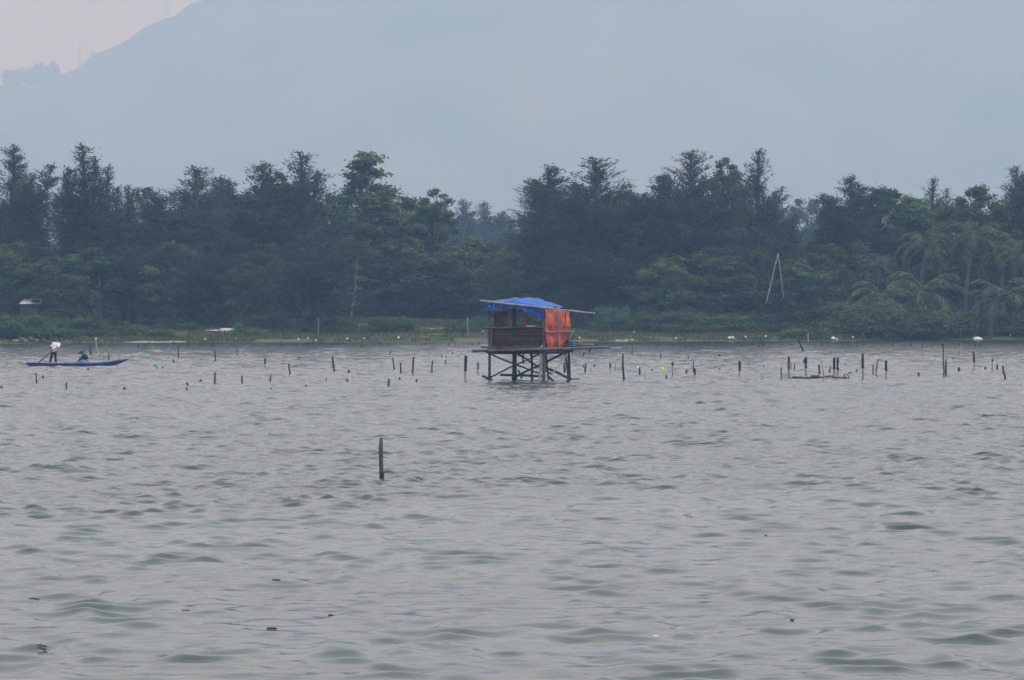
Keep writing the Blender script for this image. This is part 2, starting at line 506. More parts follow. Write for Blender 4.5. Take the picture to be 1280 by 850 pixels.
def broadleaf(seed, H=15.0, R=4.0, n=11000, trunk_to=0.35, clumps=26, size=0.36, shape='oval', col=1.0, cl=0.30):
    rng = np.random.RandomState(seed)
    wood = MB()
    tp = [np.array([rng.uniform(-.1, .1) * i, rng.uniform(-.1, .1) * i, H * .82 * i / 6]) for i in range(7)]
    wood.tube(tp, [0.26 * (1 - i / 7.0) + .03 for i in range(7)], 6)
    C = []; Rr = []
    for k in range(clumps):
        t = trunk_to + (1 - trunk_to) * ((k + rng.uniform(0, 1)) / clumps)
        u = (t - trunk_to) / (1 - trunk_to)
        env = {'oval': math.sin(math.pi * min(1, .16 + .84 * u)) ** .6, 'umbrella': .35 + .65 * u if u < .85 else .75,
               'cone': (1 - u) ** .6 + .12, 'col': .8 * math.sin(math.pi * min(1, .12 + .85 * u)) ** .4}[shape]
        a = rng.uniform(0, 2 * math.pi); rad = R * env * math.sqrt(rng.uniform(.12, 1)) * .82
        c = np.array([math.cos(a) * rad, math.sin(a) * rad, H * t - R * .12])
        C.append(c); Rr.append(R * cl * rng.uniform(.6, 1.25) * (.75 if u > .85 else 1))
        z0 = max(trunk_to * .7 * H, c[2] - rad * 1.2 - 1.0)
        f = min(z0 / (H * .82), .98) * 6; i = int(f); i = min(i, 5)
        p0 = tp[i] + (tp[i + 1] - tp[i]) * (f - i)
        mid = (p0 + c) / 2 + UP * -.15 * rad
        wood.tube([p0, mid, c], [.09, .06, .02], 4)
    V, FA = leaves(np.array(C), np.array(Rr), n, size, rng)
    return wood, V, FA, float(max(V[:, 2])), R * 2

def bush(seed, H=4.0, R=3.2, n=9000, clumps=34, size=0.27):
    rng = np.random.RandomState(seed)
    wood = MB(); C = []; Rr = []
    for k in range(clumps):
        a = rng.uniform(0, 2 * math.pi); q = math.sqrt(rng.uniform(0, 1)); rad = q * R * .8
        top = H * (1 - .45 * q * q) * rng.uniform(.55, .95)
        z = rng.uniform(.18, .92) * top
        c = np.array([math.cos(a) * rad, math.sin(a) * rad, z])
        C.append(c); Rr.append(rng.uniform(.15, .27) * H)
        if k < 9:
            wood.tube([(rng.uniform(-.4, .4), rng.uniform(-.4, .4), -.3), c * np.array([.5, .5, .5]), c], [.06, .045, .015], 4)
    V, FA = leaves(np.array(C), np.array(Rr), n, size, rng, squash=.85)
    V[:, 2] = np.maximum(V[:, 2], 0.02)
    return wood, V, FA, float(max(V[:, 2])), R * 2

def palm(seed, H=8.5, nf=16, fl=3.8, droop=.85):
    rng = np.random.RandomState(seed)
    wood = MB()
    lean = rng.uniform(-.9, .9, 2)
    tp = [np.array([lean[0] * t * t, lean[1] * t * t, H * t]) for t in np.linspace(0, 1, 8)]
    wood.tube(tp, [.17 + .06 * (1 - t) for t in np.linspace(0, 1, 8)], 7)
    top = tp[-1]
    PP = []; DD = []; LL = []; WW = []
    rach = MB()
    for k in range(nf):
        az = k * 2.39996 + rng.uniform(-.2, .2); u = (k + .5) / nf
        el = math.radians(78 - 95 * u + rng.uniform(-8, 8)); Lf = fl * rng.uniform(.85, 1.1)
        h = np.array([math.cos(az), math.sin(az), 0]); pts = [top]; e = el
        st = Lf / 9
        for i in range(9):
            pts.append(pts[-1] + (h * math.cos(e) + UP * math.sin(e)) * st)
            e -= droop * math.radians(9 + 5 * i * .5)
        pts = np.array(pts)
        rach.tube(pts, [.048 - .004 * i for i in range(10)], 4)
        side = np.cross(h, UP)
        n = 30
        s = np.linspace(.14, .99, n); f = s * 9; i = np.minimum(f.astype(int), 8)
        P = pts[i] + (pts[i + 1] - pts[i]) * (f - i)[:, None]
        T = unit(pts[i + 1] - pts[i])
        for sg in (-1, 1):
            PP.append(P); DD.append(unit(side * sg * .75 + T * .55 - UP * .42 + rng.normal(size=(n, 3)) * .12))
            LL.append(.66 * np.sin(math.pi * np.clip(s * .86 + .12, 0, 1)) * rng.uniform(.8, 1.1, n) + .12); WW.append(np.full(n, .085))
    V, FA = strips(np.concatenate(PP), np.concatenate(DD), np.concatenate(LL), np.concatenate(WW), rng, .15)
    o = len(V); 
    return wood, V, FA, H + fl * .75, fl * 1.75, rach

PROTO = {}
def proto(key, res, leafmat, barkmat):
    wood, V, FA, H, W = res[:5]
    wm = wood.mesh('trunk', True); wm.materials.append(barkmat)
    lm = mesh_np('crown', V, FA); lm.materials.append(leafmat)
    rm = None
    if len(res) > 5:
        rm = res[5].mesh('frond_rib', True); rm.materials.append(M['rib'])
    hw = float(np.percentile(np.abs(V[:, 0]), 97)) * 2
    PROTO[key] = (wm, lm, float(V[:, 2].max()), hw, rm)

proto('c0', casuarina(1, lead=3), M['cas'], M['bark'])
proto('c1', casuarina(2, R=3.0, lead=5), M['cas'], M['bark'])
proto('c2', casuarina(3, R=4.2, lead=4, dens=42), M['cas'], M['bark'])
proto('c3', casuarina(4, R=3.0, lead=3, dens=26, bare=.3), M['cas'], M['bark'])     # airy
proto('c4', casuarina(5, R=2.5, lead=2, dens=40), M['cas'], M['bark'])              # narrow spire
proto('b0', broadleaf(21, H=16, R=4.2, n=14000, clumps=58, cl=.21, shape='oval'), M['brd'], M['bark'])
proto('b1', broadleaf(22, H=14, R=4.5, n=14000, clumps=62, cl=.21, trunk_to=.22), M['brd'], M['bark'])
proto('b2', broadleaf(23, H=17, R=3.4, n=8000, clumps=46, trunk_to=.36, cl=.20), M['brd'], M['bark'])   # gappy
proto('b3', broadleaf(24, H=15, R=5.0, n=11000, clumps=46, cl=.2, trunk_to=.45, shape='umbrella'), M['brd'], M['bark'])
proto('b4', broadleaf(25, H=18, R=3.8, n=15000, clumps=64, cl=.23, trunk_to=.2, shape='cone'), M['brd'], M['bark'])
proto('s0', bush(31), M['bush'], M['bark'])
proto('s1', bush(32, H=3.2, R=3.6), M['bush'], M['bark'])
proto('s2', bush(33, H=5.0, R=3.4, n=10000, clumps=44), M['bush'], M['bark'])
proto('p0', palm(41), M['palm'], M['bark'])
proto('p1', palm(42, H=7.5, nf=17, fl=3.9, droop=.95), M['palm'], M['bark'])
proto('p2', palm(43, H=2.2, nf=14, fl=3.0, droop=.8), M['palm'], M['bark'])

NAMES = {'c': ('casuarina_tree', 'tree'), 'b': ('broadleaf_tree', 'tree'), 's': ('shore_bush', 'bush'), 'p': ('coconut_palm', 'palm')}
trng = random.Random(77)
def plant(key, px, ytop, wpx, D, label, group, base=None, rot=None):
    x = (px - 640.0) / F * D
    zg = float(land_z(x, D)) if base is None else base
    H = CAMH + (HY - ytop) / F * D - zg
    wm, lm, ph, pw, rm = PROTO[key]
    nm, cat = NAMES[key[0]]
    r = empty(nm, (x, D, zg - .05), trng.uniform(0, 6.28) if rot is None else rot)
    sz = H / ph; sx = (wpx / F * D) / pw
    if key[0] == 'p': sx = sz
    r.scale = (sx, sx, sz)
    tag(r, label, cat, group)
    link(bpy.data.objects.new('trunk', wm), r)
    c = link(bpy.data.objects.new('crown', lm), r)
    if rm is not None:
        link(bpy.data.objects.new('frond_rib', rm), r)
    return r

G1 = 'tall trees along the edge of the wood'
FRONT = [
 ('c0', 14, 176, 88, 446, 'tall dark casuarina cut by the left edge of the photo'),
 ('c4', 109, 177, 74, 448, 'tallest spired casuarina, behind the boat with its pale rower'),
 ('c4', 90, 214, 62, 456, 'dark casuarina on the left shoulder of the tall left spire'),
 ('c4', 131, 203, 52, 456, 'slim casuarina on the right shoulder of the tall left spire'),
 ('c3', 155, 228, 56, 452, 'thin feathery casuarina left of the dip in the left treetops'),
 ('c3', 190, 252, 70, 462, 'low feathery casuarina in the dip of the left treetops'),
 ('c2', 245, 205, 108, 448, 'broad dark casuarina with a blunt top above the white rubble'),
 ('c1', 281, 217, 74, 458, 'dark casuarina just right of the broad blunt casuarina'),
 ('c1', 322, 200, 86, 455, 'tall pointed casuarina left of the airy see-through one'),
 ('b2', 347, 213, 62, 460, 'leafy green tree squeezed between pointed and airy casuarinas'),
 ('c3', 391, 186, 84, 458, 'airy see-through casuarina left of the big green dome tree'),
 ('b4', 460, 187, 106, 474, 'big green leafy tree with the highest domed top'),
 ('b0', 424, 238, 76, 472, 'dark leafy tree on the left flank of the domed tree'),
 ('b0', 507, 240, 72, 478, 'dark leafy tree on the right flank of the domed tree'),
 ('b2', 545, 234, 66, 478, 'gappy leafy tree standing before the pale distant casuarinas'),
 ('c1', 698, 203, 78, 446, 'left feathery spire of the dark clump behind the hut'),
 ('c2', 745, 194, 126, 450, 'largest dark casuarina of the clump behind the hut'),
 ('b2', 786, 236, 70, 452, 'gappy leafy tree on the right side of the hut clump'),
 ('c1', 822, 214, 74, 452, 'dark casuarina first right of the gap behind the hut'),
 ('c2', 868, 185, 104, 448, 'tall broad casuarina in the clump right of the hut'),
 ('b2', 908, 195, 64, 454, 'round-topped leafy tree between two casuarinas right of the hut'),
 ('c3', 945, 183, 78, 458, 'tall wispy casuarina leaning over the pale distant trees'),
 ('c0', 966, 238, 66, 470, 'lower dark casuarina beside the tall wispy one'),
 ('c1', 1056, 216, 80, 455, 'dark casuarina beginning the right-hand part of the wood'),
 ('c0', 1078, 226, 64, 462, 'dark casuarina second in the right-hand part of the wood'),
 ('b0', 1104, 228, 98, 458, 'broad leafy tree above the leftmost coconut palm'),
 ('b1', 1140, 241, 96, 462, 'broad leafy tree above the second coconut palm'),
 ('c4', 1160, 219, 46, 470, 'small casuarina spire poking over the right leafy canopy'),
 ('b1', 1192, 264, 84, 462, 'low leafy tree in the dip left of the round-headed tree'),
 ('b0', 1222, 226, 84, 455, 'round-headed dark tree near the right edge of the wood'),
 ('c3', 1262, 204, 62, 460, 'wispy casuarina near the right edge of the photo'),
 ('c1', 1288, 212, 66, 458, 'dark casuarina cut by the right edge of the photo'),
 ('b1', 1248, 262, 80, 465, 'leafy tree under the wispy right casuarina'),
]
for a in FRONT: plant(a[0], a[1], a[2], a[3] * (1.0 if a[1] in (14, 90, 155, 190, 945, 966, 1056) else 1.32 if a[0][0] == 'c' else 1.12), a[4], a[5], G1)

G2 = 'lower leafy trees in front of the tall ones'
MIDT = [
 ('b1', 18, 300, 96, 436, 'leafy tree above the far left bush, under the tall casuarina'),
 ('b1', 66, 318, 92, 432, 'leafy tree right above the pale shed roof'),
 ('b0', 112, 306, 84, 438, 'leafy tree under the tall left spire'),
 ('c2', 165, 288, 90, 440, 'dark low casuarina left of the white rubble'),
 ('b1', 212, 300, 92, 440, 'leafy tree under the left slope of the broad casuarina'),
 ('c2', 262, 300, 90, 436, 'dark casuarina directly above the white rubble'),
 ('b0', 308, 324, 56, 428, 'small bright green tree above the round bush'),
 ('b0', 335, 300, 80, 446, 'leafy tree left of the dark low cone'),
 ('c2', 383, 290, 108, 424, 'low dark cone-shaped casuarina near the left shore'),
 ('b1', 440, 300, 92, 470, 'leafy tree behind the slender pale trunk'),
 ('b1', 505, 294, 118, 472, 'wide round leafy tree above the grassy clearing'),
 ('b0', 556, 312, 80, 474, 'leafy tree left of the wide one at the clearing end'),
 ('b1', 594, 293, 104, 470, 'wide green tree just left of the hut roof'),
 ('b1', 640, 318, 92, 450, 'green tree behind the left half of the blue roof'),
 ('b0', 680, 310, 80, 446, 'green tree behind the right half of the blue roof'),
 ('c2', 724, 300, 110, 444, 'dark casuarina behind the right end of the roof pole'),
 ('c2', 790, 300, 100, 446, 'dark casuarina low in the clump right of the hut'),
 ('b1', 842, 318, 96, 440, 'leafy tree above the bushes right of the hut'),
 ('b0', 890, 305, 90, 442, 'leafy tree under the tall broad casuarina'),
 ('b1', 940, 312, 96, 442, 'leafy tree left of the leaning bare poles'),
 ('b1', 992, 322, 96, 440, 'leafy tree right of the leaning bare poles'),
 ('b0', 1034, 300, 80, 446, 'leafy tree left of the palms'),
 ('b1', 1072, 282, 90, 455, 'leafy tree behind the leftmost palm'),
]
for a in MIDT: plant(*a, G2)

G3 = 'coconut palms at the right of the wood'
PALMS = [('p0', 1096, 318, 0, 446, 'leftmost coconut palm with drooping fronds', 0.3),
         ('p1', 1148, 282, 0, 444, 'second coconut palm from the left'),
         ('p0', 1205, 274, 0, 442, 'tallest coconut palm, below the round-headed tree', 2.0),
         ('p1', 1254, 290, 0, 443, 'coconut palm right of the tallest palm'),
         ('p0', 1284, 300, 0, 440, 'coconut palm cut by the right edge of the photo'),
         ('p2', 1172, 338, 0, 438, 'young stemless palm between the second and tallest palms'),
         ('p2', 1236, 346, 0, 436, 'young stemless palm above the right-hand shed'),
         ('p2', 1118, 350, 0, 436, 'young stemless palm at the foot of the leftmost palm')]
for a in PALMS: plant(a[0], a[1], a[2], a[3], a[4], a[5], G3, None, a[6] if len(a) > 6 else None)

G4 = 'pale trees far behind the wood'
FAR = [('c3', 560, 252, 50, 800, 'pale distant casuarina, first in the gap left of the hut'),
       ('c0', 580, 246, 54, 800, 'pale distant casuarina, second in the gap left of the hut'),
       ('c1', 602, 250, 54, 820, 'pale distant casuarina, third in the gap left of the hut'),
       ('c3', 620, 262, 54, 820, 'pale distant casuarina, fourth in the gap left of the hut'),
       ('c0', 637, 272, 50, 850, 'pale distant casuarina, fifth in the gap left of the hut'),
       ('c3', 654, 282, 50, 900, 'pale distant casuarina at the low end of the gap'),
       ('c0', 670, 286, 46, 900, 'pale distant casuarina beside the dark hut clump'),
       ('b3', 1010, 246, 54, 800, 'pale distant umbrella-topped tree in the right gap'),
       ('c0', 982, 268, 52, 800, 'pale distant casuarina left of the umbrella-topped tree'),
       ('b1', 1036, 284, 64, 800, 'pale distant low tree right of the umbrella-topped tree'),
       ('b1', 992, 296, 70, 790, 'pale distant tree under the umbrella-topped tree'),
       ('c3', 808, 262, 50, 800, 'pale distant casuarina seen through the gap behind the hut'),
       ('c3', 175, 275, 60, 800, 'pale distant casuarina seen in the left dip'),
       ('c3', 52, 284, 50, 800, 'pale distant casuarina beside the far left casuarina')]
for a in FAR: plant(*a, G4)

# inner trees of the wood that only show as dark mass
G5 = 'trees inside the wood'
k = 0
def in_wood(px):
    for lim, txt in ((60, 'at the far left'), (175, 'behind the boat'), (300, 'behind the white rubble'), (410, 'behind the low cone tree'), (520, 'behind the grassy clearing'),
                     (620, 'just left of the hut'), (720, 'behind the hut'), (830, 'just right of the hut'), (940, 'below the round-topped tree'), (1040, 'behind the leaning poles'), (1130, 'behind the leftmost palm'), (1215, 'behind the tallest palm')):
        if px < lim: return txt
    return 'at the far right'
for D_, y0, step in ((486, 250, 40), (520, 268, 46)):
    px = -110 + (k % 3) * 15
    while px < 1410:
        gap = 640 < px < 668 or 556 < px < 640
        key = trng.choice(['c0', 'c2', 'c1', 'b0', 'b1', 'c2'])
        yt = y0 + trng.uniform(-14, 22) + (52 if (545 < px < 665) else 0) + (46 if 955 < px < 1045 else 0) + (34 if 30 < px < 70 or 160 < px < 205 or 785 < px < 830 or px > 1170 else 0)
        plant(key, px, yt, trng.uniform(70, 95), D_ + trng.uniform(-8, 8), f"dark {'casuarina' if key[0] == 'c' else 'leafy tree'} deep inside the wood {in_wood(px)}", G5)
        px += step * trng.uniform(.8, 1.2); k += 1

px = -90
while px < 1390:      # undergrowth closing the view below the crowns
    D_ = trng.uniform(472, 500)
    plant(trng.choice(['s0', 's2', 's1']), px, trng.uniform(362, 384), trng.uniform(60, 84), D_, f'dark undergrowth bush between the trunks {in_wood(px)}', G5)
    px += trng.uniform(22, 34)
G6 = 'bushes along the far shore'
BUSH = [
 ('s2', 22, 386, 92, 9, 'big mangrove bush at the far left of the shore'),
 ('s0', 68, 402, 54, 10, 'bush behind the grey boulders'),
 ('s2', 104, 390, 70, 9, 'bush behind the rower, left of the sandy strip'),
 ('s0', 147, 400, 52, 8, 'low round bush above the bow of the boat'),
 ('s0', 187, 403, 56, 8, 'low round bush above the sandy strip'),
 ('s1', 226, 398, 54, 24, 'bush just left of the white rubble'),
 ('s2', 262, 382, 64, 30, 'taller bush behind the white rubble'),
 ('s0', 305, 401, 40, 5, 'small round bush right of the white rubble'),
 ('s2', 345, 386, 60, 24, 'bush left of the low dark cone tree'),
 ('s2', 404, 389, 58, 14, 'bush at the foot of the low dark cone tree'),
 ('s1', 428, 393, 36, 18, 'small bush beside the slender pale trunk'),
 ('s2', 486, 391, 60, 18, 'rounded bush standing alone in the grassy clearing'),
 ('s0', 575, 400, 46, 17, 'low bush at the right of the grassy clearing'),
 ('s2', 612, 392, 60, 26, 'bush behind the left post of the hut'),
 ('s1', 655, 396, 60, 30, 'bush seen through the open side of the hut'),
 ('s1', 730, 400, 50, 26, 'low bush right of the orange side of the hut'),
 ('s2', 764, 376, 56, 18, 'tall bush first right of the hut'),
 ('s2', 800, 382, 80, 22, 'bush between the first and second bush groups right of hut'),
 ('s2', 842, 382, 84, 15, 'bush at the water right of the hut, left of centre'),
 ('s2', 884, 388, 80, 15, 'low wide bush at the shore below the round-topped tree'),
 ('s2', 930, 386, 84, 15, 'wide bush at the foot of the leaning bare poles'),
 ('s2', 980, 382, 90, 15, 'wide bush right of the leaning bare poles'),
 ('s2', 1030, 372, 90, 14, 'tall mangrove bush behind the white marker pole'),
 ('s2', 1076, 366, 104, 5, 'tall mangrove bush below the leftmost palm'),
 ('s2', 1126, 374, 100, 3, 'mangrove bush below the second palm'),
 ('s2', 1170, 380, 84, 3, 'mangrove bush left of the white heap'),
 ('s2', 1206, 384, 76, 9, 'mangrove bush behind the white heap'),
 ('s2', 1246, 380, 84, 7, 'mangrove bush right of the white heap'),
 ('s2', 1286, 384, 70, 6, 'mangrove bush at the right edge of the photo'),
 ('s1', 1010, 404, 60, 3, 'low dark bush by the foot of the white marker pole'),
]
for key, px, yt, w, off, lab in BUSH:
    D0 = float(shore((px - 640) / F * 425)) + off
    plant(key, px, yt, w, D0, lab, G6)

# bare pale trunks and poles by the wood
def pole(name, p0, p1, r0, r1, m, label, cat, group=None, n=6, bend=0.0, seed=0, twig=False):
    p0 = Vector(p0); p1 = Vector(p1); rng = random.Random(seed)
    pts = []
    for i in range(6):
        t = i / 5
        q = p0.lerp(p1, t) + Vector((math.sin(t * math.pi) * bend + rng.uniform(-.3, .3) * r0, rng.uniform(-.3, .3) * r0, 0))
        pts.append(q - p0)
    mb = MB(); mb.tube(pts, [r0 + (r1 - r0) * i / 5 for i in range(6)], n, 0.08, rng)
    if twig:
        for i in (2, 3, 4):
            a = rng.uniform(0, 6.28)
            mb.tube([pts[i], pts[i] + Vector((math.cos(a) * .7, math.sin(a) * .4, .6))], [r1 * .7, r1 * .25], 4)
    o = mb.build(name, m, smooth=True); o.location = p0
    return tag(o, label, cat, group)
def gz(px, D):
    x = (px - 640.0) / F * D
    return Vector((x, D, float(land_z(x, D))))
pole('leaning_pole', at(957.5, 380, 433) , at(972.5, 317, 436), .062, .04, M['palewood'], 'long pale bare pole leaning right against its partner', 'pole', 'crossed bare poles', seed=1)
pole('leaning_pole', at(979.5, 372, 435), at(972.8, 318, 436.2), .052, .035, M['palewood'], 'short pale bare pole leaning left, right of its partner', 'pole', 'crossed bare poles', seed=2)
g = gz(437, 452); pole('bare_trunk', g, at(446, 322, 455), .09, .05, M['palebark'], 'slender pale bare trunk above the small bush', 'tree', None, bend=.2, seed=3, twig=True)
g = gz(126, 430); pole('bare_trunk', g, at(124, 345, 431), .055, .03, M['bark'], 'thin pale trunk in the wood behind the boat', 'tree', None, bend=.1, seed=4, twig=True)
g = gz(585, 421); pole('slim_pole', g, at(584, 396, 421), .05, .04, M['palewood'], 'slim upright pole in the grass left of the hut', 'pole', None, seed=5)
g = gz(398, 421); pole('slim_pole', g, at(398, 398, 421), .06, .05, M['palewood'], 'pale upright pole before the low dark cone tree', 'pole', None, seed=6)
g = on_water(1010.5, 426.6); g.z = -.5; pole('marker_pole', g, at(1010.5, 417, g.y), .085, .08, M['palewood'], 'short white marker pole at the far water edge', 'pole', None, seed=7)

# ---------------------------------------------------------------- grass, sand, rubble, litter, sheds
def build_grass():
    rng = np.random.RandomState(8)
    n = 75000
    x = rng.uniform(-66, 66, n); s = rng.uniform(0, 1, n) ** 1.3 * 52 + 0.3
    y = shore(x) + s
    keep = fbm(x, y, 17, 3, .35) > -0.55
    x = x[keep]; y = y[keep]; n = len(x)
    P = np.stack([x, y, land_z(x, y) - .02], -1)
    D_ = unit(UP + rng.normal(size=(n, 3)) * .35)
    V, FA = strips(P, D_, rng.uniform(.15, .45, n) * (1 + .4 * fbm(x, y, 4, 2, .2)), rng.uniform(.10, .22, n), rng, .1)
    me = mesh_np('grass', V, FA); me.materials.append(M['grass'])
    tag(link(bpy.data.objects.new('grass', me)), 'rough green grass on the far bank', None, None, 'stuff')
build_grass()

def strip_ground(name, px0, px1, off0, off1, m, label, z=.03):
    xs = np.linspace((px0 - 640) / F * 412, (px1 - 640) / F * 412, 40)
    vs = []; fs = []
    for i, x in enumerate(xs):
        t = i / 39; w = math.sin(math.pi * t) ** .5
        mid = (off0 + off1) / 2; h = (off1 - off0) / 2 * (w + .05)
        for q in (-1, -.33, .33, 1):
            y = float(shore(x)) + mid + h * q + .25 * math.sin(x * 1.7 + q)
            vs.append((x, y, float(land_z(x, y)) + z + (.05 if abs(q) < .5 else -.04)))
    for i in range(39):
        for j in range(3):
            a = i * 4 + j; fs.append((a, a + 4, a + 5, a + 1))
    mb = MB(); mb.add(vs, fs)
    tag(mb.build(name, m, smooth=True), label, None, None, 'structure')
strip_ground('sandy_strip', 160, 236, -.4, .7, M['sand'], 'narrow strip of pale sand at the water edge above the boat bow')
strip_ground('sandy_spit', 768, 796, .2, 1.6, M['palewood'] if False else M['sand'], 'small pale sand patch at the shore right of the hut')
strip_ground('path', 512, 566, 26, 27.4, M['sand'], 'pale path crossing the top of the grassy bank', .06)

def rock(name, loc, s, m, label, cat, group, seed, sub=2, flat=1.0):
    bm = bmesh.new(); bmesh.ops.create_icosphere(bm, subdivisions=sub, radius=1.0)
    off = Vector((seed * 3.1, seed * 1.7, seed))
    for v in bm.verts:
        q = v.co.copy()
        v.co *= 1 + .38 * mnoise.noise(q * 1.3 + off) + .14 * mnoise.noise(q * 3.1 + off)
        v.co.z = max(v.co.z, -.45)
        v.co = Vector((v.co.x * s[0], v.co.y * s[1], v.co.z * s[2]))
    me = bpy.data.meshes.new(name); bm.to_mesh(me); bm.free()
    me.materials.append(m)
    o = link(bpy.data.objects.new(name, me)); o.location = loc
    return tag(o, label, cat, group)
M['stone'] = mat('grey_stone', (0.075, 0.07, 0.07), (0.16, 0.15, 0.145), .95, 2.0, bump=.4, rnd=.15)
M['white'] = mat('white_plastic', (0.58, 0.57, 0.55), (0.74, 0.73, 0.71), .7, 3.0, bump=.2, rnd=.06)
M['rubble'] = mat('pale_rubble', (0.42, 0.38, 0.36), (0.62, 0.58, 0.55), .9, 2.0, bump=.4, rnd=.12)
for i, (px, py, w, h, lab) in enumerate([
        (43.5, 424.5, .42, .42, 'largest pale grey boulder at the left shore'), (36, 426, .40, .26, 'grey boulder left of the largest boulder'),
        (29.5, 427, .36, .18, 'low grey boulder leftmost in its group'), (51, 427, .40, .20, 'dark grey boulder right of the largest boulder'),
        (58, 427.4, .42, .16, 'low grey boulder rightmost in its group, by the rower'), (40, 428, .30, .15, 'small boulder at the water in front of the largest boulder')]):
    x = (px - 640) / F * 405; y = float(shore(x)) + .8 + (428 - py) * .25
    rock('boulder', (x, y, float(land_z(x, y)) + h * .45), (w, w * .8, h), M['stone'], lab, 'boulder', 'boulders at the left shore', i + 1)
for i, (px, py, w, h, lab) in enumerate([
        (283, 415, .75, .42, 'largest white rubble lump left of the small round bush'), (288, 413.5, .55, .36, 'top lump of the white rubble heap'),
        (276, 416.6, .5, .2, 'white rubble lump left of the largest one'), (268, 418, .5, .15, 'low white rubble lump second from the left'),
        (258.5, 420, .28, .12, 'small white rubble lump leftmost of the heap'), (271, 420.4, .4, .12, 'low white rubble lump in front of the heap'),
        (325.5, 419.5, .45, .15, 'flat white rubble lump right of the small round bush'), (334, 419, .3, .12, 'small white rubble lump rightmost by the cone tree')]):
    D_ = 424.0; x = (px - 640) / F * D_; z = float(land_z(x, D_))
    rock('rubble_lump', (x, D_ + i * .15, max(z + .22, CAMH - (py - HY) / F * D_)), (w * 1.1, w * .7, h * .6), M['rubble'], lab, 'rubble', 'white rubble on the left bank', i + 20)

ORD = ['first', 'second', 'third', 'fourth', 'fifth', 'sixth', 'seventh', 'eighth', 'ninth', 'tenth', 'eleventh', 'twelfth', 'thirteenth',
       'fourteenth', 'fifteenth', 'sixteenth', 'seventeenth', 'eighteenth', 'nineteenth']
def ordinal(i):
    tens = ['', '', 'twenty', 'thirty', 'forty', 'fifty', 'sixty', 'seventy', 'eighty', 'ninety']
    if i < 19: return ORD[i]
    n = i + 1
    if n >= 100: return 'hundred-and-' + ordinal(n - 101) if n > 100 else 'hundredth'
    t, u = divmod(n, 10)
    if u == 0: return tens[t][:-1] + 'ieth'
    return tens[t] + '-' + ORD[u - 1]

LIT = [(120, 425.0), (166, 418), (256, 426.6), (295, 425.6), (373, 425.8), (385, 425), (395, 427), (434, 425.6), (455, 424.6), (498, 424), (604, 416.4), (724.5, 424.6), (793, 417.5),
       (845, 425.4), (912, 424.6), (916, 424.7), (932, 423.3), (957, 422.4), (970, 424), (997, 423), (1041, 424.2), (1046, 425), (1066, 422.8), (1263, 420.6)]
for i, (px, py) in enumerate(LIT):
    x0 = (px - 640) / F * 420; s0 = float(shore(x0))
    best = min((abs(HY + (CAMH - float(land_z(x0, s0 + s))) * F / (s0 + s) - py), s) for s in np.arange(.3, 40, .5))
    y = s0 + best[1]; x = (px - 640) / F * y
    w = .07 + .07 * ((i * 7) % 5) / 5
    if i in (14, 15, 20): w = .24
    rock('litter', (x, y, float(land_z(x, y)) + .16), (w, w * .8, .10 + w * .3), M['white'], f'{ordinal(i)} from the left of the white litter bits along the bank', 'litter', 'white litter on the far bank', i + 50, sub=1)

M['tin'] = mat('pale_tin_roof', (0.44, 0.44, 0.44), (0.60, 0.60, 0.60), .5, 2.0, stretch=(4, .4, 1), spec=.4)
M['wallp'] = mat('plaster_wall', (0.30, 0.29, 0.28), (0.42, 0.40, 0.38), .9, 1.5)
M['dark'] = mat('dark_boards', (0.03, 0.025, 0.022), (0.06, 0.05, 0.045), .9, 2.0)
def shed(px0, px1, yroof, D, depth, wallh, label, wallm, roofm, rise=.5):
    c = at((px0 + px1) / 2, yroof, D); W = (px1 - px0) / F * D
    zg = float(land_z(c.x, D)); eave = c.z - zg - .05
    r = empty('shed', (c.x, D, zg)); tag(r, label, 'shed')
    h = eave - .1
    for nm, cc, s in (('wall', (0, 0, h / 2), (W * .86, .12, h)), ('wall', (0, depth, h / 2), (W * .86, .12, h)),
                      ('wall', (-W * .43 + .07, depth / 2, h / 2), (.12, depth - .13, h)), ('wall', (W * .43 - .07, depth / 2, h / 2), (.12, depth - .13, h))):
        MB().box(cc, s).build(nm, wallm, r)
    rf = MB()
    n = max(6, int(W / .25)); vs = []; fs = []
    for i in range(n + 1):                    # corrugated sheet, sloping up to the back
        x = -W / 2 + W * i / n; z = .03 * (i % 2)
        for y_, zz in ((-.5, eave), (depth + .3, eave + rise)):
            vs += [(x, y_, zz + z), (x, y_, zz + z + .03)]
    for i in range(n):
        a = i * 4; b = a + 4
        fs += [(a, b, b + 2, a + 2), (a + 1, a + 3, b + 3, b + 1), (a, a + 1, b + 1, b), (a + 2, b + 2, b + 3, a + 3)]
    fs += [(0, 2, 3, 1), (n * 4, n * 4 + 1, n * 4 + 3, n * 4 + 2)]
    rf.add(vs, fs); rf.build('roof', roofm, r)
    MB().box((W * .12, -.09, .95), (.85, .05, 1.9)).build('door', M['dark'], r)
    return r
shed(25, 50, 379.5, 428.5, 3.0, 2.2, 'small shed with pale tin roof among the left trees', M['dark'], M['tin'], .55)
shed(1206, 1226, 369.5, 456, 2.6, 2.2, 'small shed with pale roof edge under the tallest palm', M['dark'], M['tin'], .2)
shed(1262, 1296, 369.5, 458, 3.2, 2.4, 'dark shed cut by the right edge behind the mangroves', M['dark'], M['tin'], .2)

